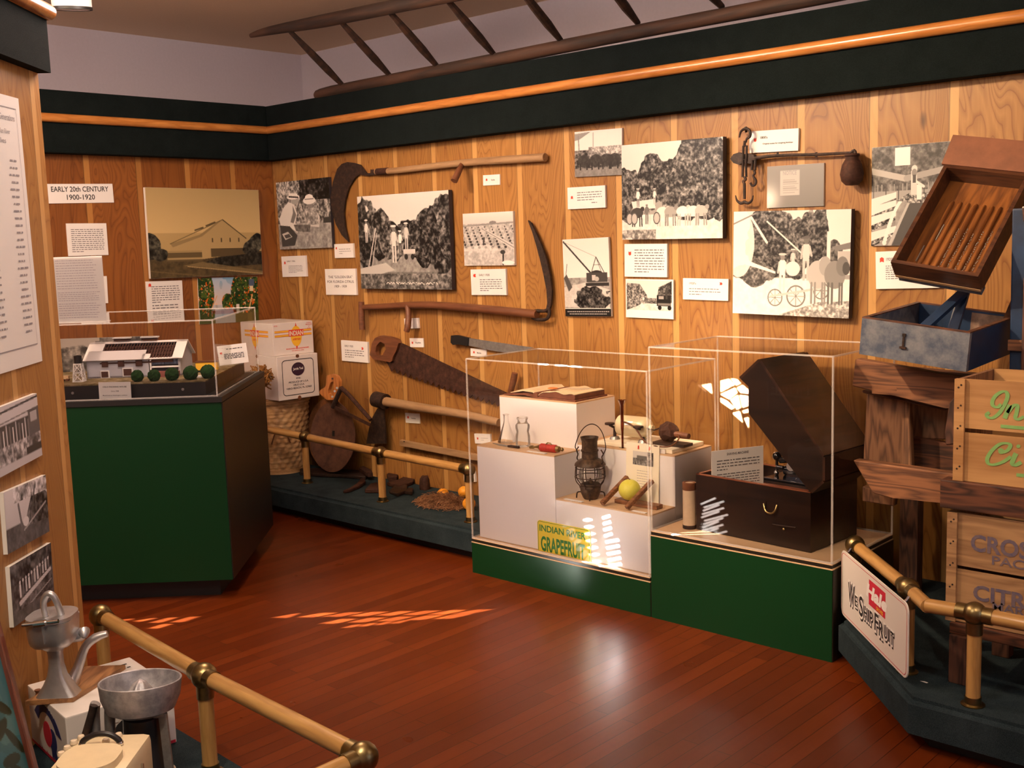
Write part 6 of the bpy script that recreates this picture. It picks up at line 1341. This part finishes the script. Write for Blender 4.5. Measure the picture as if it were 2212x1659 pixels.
# tilted tray above the box
TMx = euler((-1.453, 3.857, 1.519), -.7, 48.3, 9.6); lx, ly, lz = .297, .448, .08
t = thing('sorting_tray', 'tilted dark stained wooden tray with raised amber ridges above the blue box', 'tray', TMx)
m = MB(); th = .014
m.box((0, -ly/2+th/2, lz/2+.006), (lx, th, lz-.012)); m.build('front_board', TRW, t)
plain(MB().box((0, -ly/2+th/2, .006), (lx-.004, th+.003, .010)).build('pale_strip', M_['handle'], t), 'pale strip of bare wood'); plain(MB().box((0, -ly/2+.02, -.012), (lx*.96, .03, .024)).build('base_board', BLUE, t), 'grey blue base board')
for s in (-1, 1): MB().box((s*(lx/2-th/2), 0, lz/2), (th, ly-2*th, lz)).build('side_board', TRW, t)
MB().box((0, ly/2-th/2, lz/2), (lx, th, lz)).build('back_board', TRW, t)
MB().box((0, .056, .0), (lx+.015, .115, .012), euler((0, ly/2-.002, lz+.002), 0, 14)).build('head_board', simple('head_board_brown', (.20, .075, .035), .55, var=.2, vsc=12), t)
MB().box((0, 0, .006), (lx-2*th, ly-2*th, .012)).build('floor_board', TRB, t)
for i in range(8):
    x = -lx/2+.062+i*.0275; MB().tube([(x, -ly/2+th, .016), (x, ly/2-.12, .016), (x, ly/2-.105, .012)], [.0075, .0075, .005], 10).build('ridge', TRB, t, smooth=True)
m = MB(); rg = random.Random(12)
for i in range(8):
    x = -lx/2+.0757+i*.0275
    if i in (0, 1): m.box((x-.03, -.02 if i else -.12, .0135), (.003, .07, .003)); continue
    y = -ly/2+.02
    while y < rg.uniform(-.02, .08): m.ball((x+rg.uniform(-.002, .002), y, .016), .0022, 6); y += rg.uniform(.004, .012)
m.build('bead_rows', simple('glinting_beads', (.5, .5, .48), .15, .6), t)['kind'] = 'stuff'
# blue machine column at the right edge
t = thing('blue_machine', 'deep blue painted wooden machine frame at the right edge of the picture', 'machine', (-1.03, 3.86, HP))
q0, q1 = at(2200, 450, 1, 3.80), at(2204, 800, 1, 3.80)
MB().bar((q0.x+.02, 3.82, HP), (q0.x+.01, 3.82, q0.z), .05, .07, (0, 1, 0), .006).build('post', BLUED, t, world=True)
plain(MB().bar((q0.x+.06, 3.80, q0.z-.22), (q0.x+.06, 3.80, HP+.3), .04, .12, (0, 1, 0), .006).build('side_panel', M_['darkwz'], t, world=True), 'dark brown panel')
MB().bar((q0.x+.02, 3.80, q0.z-.02), (q0.x+.35, 3.80, q0.z+.02), .05, .05, (0, 0, 1), .006).build('cross_arm', TRW, t, world=True)
MB().bar((q0.x-.01, 3.79, at(2200, 745, 1, 3.79).z), (q0.x+.3, 3.79, at(2200, 745, 1, 3.79).z), .05, .035, (0, 0, 1)).build('ledge', M_['oldw'], t, world=True)
# metal sign on the rail
n_ = V((dg.y, -dg.x, 0))
if n_.dot(-ra) < 0: n_ = -n_
Q = [hit(x, y, n_, ra+n_*.046) for x, y in ((1823, 1196), (1973, 1316), (1949, 1460), (1811, 1312))]
w_ = ((Q[1]-Q[0]).length+(Q[2]-Q[3]).length)/2; h_ = ((Q[3]-Q[0]).length+(Q[2]-Q[1]).length)/2; c = sum(Q, V())/4; xd = ((Q[1]-Q[0])+(Q[2]-Q[3])); xd = (xd-n_*xd.dot(n_)).normalized()
t = thing('metal_sign', 'white rounded metal sign with red square, reading WE SHIP FRUIT, hung on the rail', 'sign', frame(c, xd, n_.cross(xd), n_))
plain(MB().prism(rrect(w_, h_, .03), -.004, 0).build('plate', simple('enamel_white', (.70, .66, .62), .35), t), 'white enamel plate')
m = MB(); o_, i_ = rrect(w_-.016, h_-.016, .024), rrect(w_-.020, h_-.020, .022); n = len(o_)
m._add([(x, y, .0006) for x, y in o_]+[(x, y, .0006) for x, y in i_], [(i, (i+1) % n, n+(i+1) % n, n+i) for i in range(n)])
CR = simple('crimson_ink', (.55, .02, .05), .5); m.face([(-.04*w_, .04*h_, .0006), (.20*w_, .04*h_, .0006), (.20*w_, .40*h_, .0006), (-.04*w_, .40*h_, .0006)]); m.build('red_print', CR, t)
m = MB(); letters(m, 'Hale', .07*w_, .15*h_, .18*h_, .30*w_, .05, 'c', .0012, None, .3); m.build('script_lettering', M_['paper'], t); letters(MB(), 'GROVES', .12*w_, .06*h_, .05*h_, .10*w_, .02, 'c', .0012).build('small_lettering', M_['gold'], t)
LT = (('W', .30, .105, 0), ('E', .17, .045, .02), ('S', .30, .070, -.05), ('H', .19, .055, -.03), ('I', .19, .022, -.03), ('P', .20, .048, -.03), ('F', .26, .060, -.05), ('R', .23, .062, -.07), ('U', .19, .055, -.03), ('I', .19, .022, -.03), ('T', .19, .050, -.03))
sh, ol, ft = MB(), MB(), MB(); x = -.37*w_
for ch, hh, wd, dy in LT:
    yb = (-.19+dy)*h_; letters(sh, ch, x+.0035, yb-.0055, hh*h_, wd*w_, .11, 'l', .0006); letters(ol, ch, x-.0008, yb-.0008, hh*h_+.0016, wd*w_+.0016, .085, 'l', .0011); letters(ft, ch, x+.0016, yb+.0016, hh*h_-.0032, wd*w_-.0032, .02, 'l', .0016)
    x += (wd+.007+(.016 if ch in 'EP' else 0))*w_
sh.build('letter_shadow', M_['ink'], t); ol.build('letter_outline', M_['paper'], t); ft.build('lettering', M_['ink'], t)
MB().tube([(-.43*w_, .47*h_, -.002), (-.43*w_, .5*h_, -.012), (-.43*w_, .55*h_, -.02)], .005, 8).build('hanging_clip', M_['chrome'], t); MB().tube([(.43*w_, .47*h_, -.002), (.43*w_, .5*h_, -.012), (.43*w_, .55*h_, -.02)], .005, 8).build('hanging_clip', M_['chrome'], t)
p = at(1996, 1474, 2, HP); o = MB().prism([(-.012, 0), (.0, .004), (.012, .002), (.010, -.004)], 0, .001).build('paper_scrap', M_['paper']); o.location = (p.x, p.y, HP+.001); tag(o, 'tiny white scrap of paper on the dark carpet below the white sign', 'paper')
# ================================================================== left foreground: juicers on the carpeted platform
RX = RGT; FY = FWD; ZUP = V((0, 0, 1))
# big carton
CM = euler((-2.935, 1.402, HP+.001), 83.4); lx, ly, lz = .30, .31, .168
t = thing('fruit_carton', 'white carton with blue ribbon emblem on its side under the metal juicer', 'box', CM, 'white fruit cartons')
MB().box((0, 0, lz*.36), (lx*.985, ly*.985, lz*.72)).build('tray', CART, t); MB().box((0, 0, lz/2), (lx, ly, lz), bev=.004).build('lid', CART, t)
BLU = simple('navy_ink', (.012, .022, .12), .6)
F = face_M(None, lx, ly, lz, 'left'); m = MB(); cx_ = .0
arcp = [(cx_+.088*math.cos(R(a)), -.040+.088*math.sin(R(a))) for a in range(145, 30, -10)]; arcq = [(cx_+.132*math.cos(R(a)), -.055+.125*math.sin(R(a))) for a in range(30, 150, 10)]
m.prism(arcp+arcq, .001, .0016, F); m.prism([(cx_+.04+.03*math.cos(R(a)), -.02+.034*math.sin(R(a))) for a in range(0, 360, 15)], .0008, .0014, F); m.face([(cx_+.02, -.04, .001), (cx_+.06, -.04, .001), (cx_+.075, -.078, .001), (cx_+.045, -.07, .001), (cx_+.025, -.08, .001)], F); m.build('ribbon_emblem', BLU, t)
m = MB(); m.prism([(cx_+.0+.034*math.cos(R(a)), -.012+.036*math.sin(R(a))) for a in range(0, 360, 15)], .0014, .002, F); letters(m, 'Indian River Citrus', cx_, -.080, .012, .17, .03, 'c', .001, F); m.face([(-ly/2+.004, -lz/2+.002, .001), (ly/2-.004, -lz/2+.002, .001), (ly/2-.004, -lz/2+.010, .001), (-ly/2+.004, -lz/2+.010, .001)], F); m.build('red_print', CR, t)
letters(MB(), 'Blue Ribbon', cx_, .052, .020, .13, .03, 'c', .0022, F, 0, .018).build('lettering', M_['paper'], t)
F = face_M(None, lx, ly, lz, 'front'); m = MB(); m.face([(-lx/2+.004, -lz/2+.002, .001), (lx/2-.004, -lz/2+.002, .001), (lx/2-.004, -lz/2+.011, .001), (-lx/2+.004, -lz/2+.011, .001)], F); m.build('red_stripe', CR, t)
m = MB(); m.prism([(x*.055+.03, y*.036+.0) for x, y in circ(0, 0, 1, 1, 20)], .001, .0016, F); m.build('dark_emblem', M_['ink'], t); letters(MB(), 'L', -.02, .03, .03, .018, .03, 'c', .0022, F).build('lettering', M_['paper'], t)
m = MB(); rg = random.Random(4)
for y in (-.03, .0): scrib(m, .02, .12, y, .012, lz/2+.0008, rg, Matrix.Translation((0, .1, lz/2)))
m.build('top_print', M_['ink'], t)
# cast aluminium press juicer on a wooden base
JZ = HP+.001+lz
JM = frame(V((-2.935, 1.285, JZ)), RGT, FWD, ZUP)
t = thing('press_juicer', 'cast aluminium lever juicer on a wooden base board standing on the carton', 'juicer', JM)
MB().prism([(-.075, -.045), (.05, -.03), (.115, .20), (.0, .20)], 0.0005, .014).build('base_board', wood('juicer_base_wood', (.16, .065, .022), (.34, .16, .06), 'y', 4, .5, .1, 5), t)
AL = M_['alu']
def slab_profile(prof, cy, m, seg=20):           # rounded rectangular sections: (z, half width, half depth)
    rings = []
    for z, a, b in prof:
        rr = min(a, b)*.55; pts = rrect(2*a, 2*b, rr, 4); rings.append([m.b.verts.new((x, y+cy, z)) for x, y in pts])
    for p, q in zip(rings, rings[1:]):
        n = len(p)
        for i in range(n): m.b.faces.new((p[i], p[(i+1) % n], q[(i+1) % n], q[i]))
    m.b.faces.new(rings[0][::-1]); m.b.faces.new(rings[-1]); return m
slab_profile([(.014, .056, .034), (.020, .052, .032), (.045, .036, .026), (.07, .024, .020), (.10, .018, .017), (.13, .0175, .017), (.142, .020, .019), (.152, .034, .03), (.158, .048, .045), (.17, .056, .055), (.19, .058, .060), (.232, .060, .064)], 0, MB()).build('body_casting', AL, t, smooth=True)
MB().prism(rrect(.124, .134, .05, 6), .233, .243).build('lid_rim', AL, t, smooth=True)
m = MB(); m.tube([(-.052, -.068, .236), (.045, -.068, .245)], .006, 10); m.tube([(-.02, -.07, .238), (.012, -.07, .242)], .0095, 12); m.build('hinge_pin', M_['chrome'], t, smooth=True)
MB().tube([(-.008, -.02, .243), (-.012, -.02, .28), (0, -.02, .305), (.016, -.02, .30), (.026, -.015, .27), (.03, -.01, .243)], [.009, .009, .009, .009, .009, .009], 10, sub=4).build('lever_loop', AL, t, smooth=True)
MB().prism([(-.004, .235), (.004, .235), (0, .18)], .058, .066, frame((0, 0, 0), V((1, 0, 0)), V((0, 0, 1)), V((0, -1, 0)))).build('front_rib', AL, t)
MB().tube([(.03, .03, .165), (.058, .035, .168), (.072, .03, .178), (.073, .02, .165)], [.016, .018, .016, .008], 12, sub=2).build('spout', AL, t, smooth=True)
MB().tube([(.01, .06, .015), (.03, .07, .06), (.05, .08, .115), (.08, .09, .14), (.11, .095, .148)], [.022, .014, .012, .013, .009], 12, sub=3).build('rear_arm', AL, t, smooth=True)
# small wooden knob on the carton edge
p = at(82, 1502, 2, JZ); o = MB().lathe([(0, 0), (.008, 0), (.006, .004), (.006, .010), (.0085, .013), (.0085, .016), (0, .017)], 12).build('wooden_stopper', M_['handled'], None, smooth=True); o.location = (p.x, p.y, JZ+.0005); tag(o, 'small brown wooden stopper lying on the carton left of the juicer base', 'stopper')
# aluminium reamer bowl
BO = V((-2.59, 1.346, HP+.001)); GA = simple('galvanised_bowl', (.30, .29, .31), .5, .6, c2=(.52, .50, .52), vsc=28, bmp=.2)
t = thing('bowl_juicer', 'grey metal reamer bowl juicer on a stand with upright lever arms', 'juicer', frame(BO, RGT, FWD, ZUP))
Bz = .290; tilt = Matrix.Translation((0, 0, Bz)) @ Matrix.Rotation(R(-6), 4, 'X') @ Matrix.Translation((0, 0, -Bz))
MB().lathe([(0, Bz-.088), (.06, Bz-.086), (.085, Bz-.074), (.099, Bz-.040), (.104, Bz), (.102, Bz+.002), (.099, Bz), (.094, Bz-.038), (.08, Bz-.066), (.05, Bz-.076), (0, Bz-.078)], 40, tilt).build('bowl', GA, t, smooth=True)
m = MB(); S = 28; rings = []
for r, z in ((.042, -.076), (.038, -.050), (.030, -.026), (.016, -.006), (0, .004)):
    if r == 0: rings.append([m.b.verts.new(tilt @ V((0, 0, Bz+z)))]); continue
    rings.append([m.b.verts.new(tilt @ V((r*(1+.10*(1 if k % 4 < 2 else -1))*math.cos(6.2832*k/S), r*(1+.10*(1 if k % 4 < 2 else -1))*math.sin(6.2832*k/S), Bz+z))) for k in range(S)])
for a, b in zip(rings, rings[1:]):
    for k in range(S): m.b.faces.new((a[k], a[(k+1) % S], b[(k+1) % S], b[k])) if len(b) > 1 else m.b.faces.new((a[k], a[(k+1) % S], b[0]))
m.build('reamer_cone', GA, t, smooth=True)
MB().lathe([(0, .0), (.052, 0), (.055, .006), (.05, .02), (.046, .03), (.046, .14), (.052, .155), (.050, .195), (.03, .204), (0, .204)], 28).build('motor_housing', simple('dark_motor_enamel', (.025, .022, .025), .3, coat=.4), t, smooth=True)
m = MB(); m.bar((.07, -.03, .012), (.062, -.03, .212), .022, .012, (0, 1, 0), .003); m.bar((.04, -.03, .208), (.068, -.03, .208), .022, .012, (0, 0, 1), .003); m.bar((.03, -.03, .008), (.078, -.03, .008), .026, .014, (0, 0, 1), .003); m.build('side_bracket', M_['steel'], t)
for x, xx in ((-.125, -.140), (-.085, -.070)): MB().tube([(xx, -.01, .0), (x, -.01, .10), (x+.004, -.01, .21), (x+.010, -.01, .235)], [.010, .013, .014, .013], 12, sub=3).build('lever_arm', M_['steel'], t, smooth=True)
MB().tube([(-.112, -.03, .238), (-.135, -.035, .17), (-.175, -.05, .06)], [.010, .010, .009], 10, sub=2).build('lever_handle', M_['iron'], t, smooth=True)
MB().box((-.07, -.01, .006), (.17, .06, .012), bev=.003).build('foot_plate', M_['steel'], t)
# cream mixer body
IV = simple('ivory_enamel', (.74, .60, .38), .32, var=.04, vsc=40, coat=.3); MC = V((-2.405, 1.13, HP+.001))
t = thing('juice_mixer', 'cream enamelled electric juicer cabinet with black carrying handle', 'juicer', frame(MC, RGT, FWD, ZUP))
MB().box((0, 0, .115), (.185, .235, .222), bev=.022).build('cabinet', IV, t, smooth=True)
MB().prism([(x, y-.045) for x, y in rrect(.135, .13, .05, 6)], .2255, .244).build('top_lid', IV, t, smooth=True)
MB().tube([(-.052, .045, .226), (-.048, .045, .240), (-.02, .045, .254), (.012, .045, .254), (.034, .045, .240), (.038, .045, .226)], [.008, .0075, .0065, .0065, .0075, .008], 10, sub=4).build('carry_handle', simple('black_bakelite', (.012, .010, .012), .35), t, smooth=True)
for x in (-.052, .038): MB().ball((x, .045, .231), .009, 10).build('handle_foot', M_['chrome'], t, smooth=True)
NUB = simple('clear_cream_nub', (.72, .60, .44), .12, coat=.7)
for x, y in ((-.022, .10), (.018, .092), (-.002, .062), (-.006, .03), (-.078, .06), (-.082, .03), (-.084, .0), (-.05, -.002), (-.07, .085)): MB().lathe([(0, 0), (.009, 0), (.0095, .004), (.007, .009), (0, .011)], 14, Matrix.Translation((x, y, .2262))).build('top_nub', NUB, t, smooth=True)
m = MB(); m.bar((.0935, .02, .15), (.0935, .02, .19), .010, .005, (0, 1, 0)); m.build('side_latch', M_['chrome'], t)
p = at(352, 1652, 2, HP+.02); t = thing('saucer', 'white saucer standing on the carpet behind the cream juicer cabinet', 'dish', (p.x+.02, p.y-.022, HP+.001)); MB().lathe([(0, 0), (.022, 0), (.024, .004), (.042, .018), (.040, .020), (.022, .007), (0, .006)], 28).build('dish', M_['cream'], t, smooth=True)
# framed picture leaning on the partition
Bp = at(97, 1745, 2, HP+.012); Tp = hit(-8, 1340, DN_, E0+DN_*.035); yd = (Tp-Bp); Lh = yd.length+.03; yd.normalize(); xd = DD-yd*DD.dot(yd); xd.normalize(); nd = xd.cross(yd)
if nd.dot(DN_) < 0: nd = -nd
t = thing('framed_picture', 'mahogany framed teal picture with dark leaves leaning on the partition at lower left', 'picture', frame(Bp, xd, yd, nd)); FW_ = .30; fw = .022
MH = wood('mahogany_frame', (.055, .012, .006), (.13, .03, .014), 'y', 6, .35, .3, 4)
MB().box((-fw/2, Lh/2, .0), (fw, Lh, .022), bev=.003).build('frame_side', MH, t); MB().box((-FW_+fw/2, Lh/2, 0), (fw, Lh, .022), bev=.003).build('frame_side', MH, t)
MB().box((-FW_/2, fw/2, 0), (FW_-2*fw, fw, .022)).build('frame_rail', MH, t); MB().box((-FW_/2, Lh-fw/2, 0), (FW_-2*fw, fw, .022)).build('frame_rail', MH, t)
def teal(c):
    c.vgrad((.30, .45, .45), (.20, .36, .38)); c.put(c.nz(6) > .55, (.25, .42, .46), .6); c.put(c.nz(5) > .6, (.38, .5, .48), .5)
    for x, y, a in ((.8, .5, .3), (.7, .62, -.6), (.88, .68, .7), (.75, .78, -.2), (.62, .5, .9), (.85, .85, .4)):
        dx, dy = c.U-x, (c.V_-y)*1.6; u = dx*math.cos(a)+dy*math.sin(a); v = -dx*math.sin(a)+dy*math.cos(a); c.put((u/.16)**2+(v/.05)**2 < 1, (.16, .19, .09))
o = printmesh(t, FW_-2*fw, Lh-2*fw, 0, teal, 60, 5, (1, 1, 1), 2.6); o.location = (-FW_/2, Lh/2, -.002); MB().box((-FW_/2, Lh/2, -.006), (FW_-2*fw, Lh-2*fw, .006)).build('backing', M_['dboard'], t)
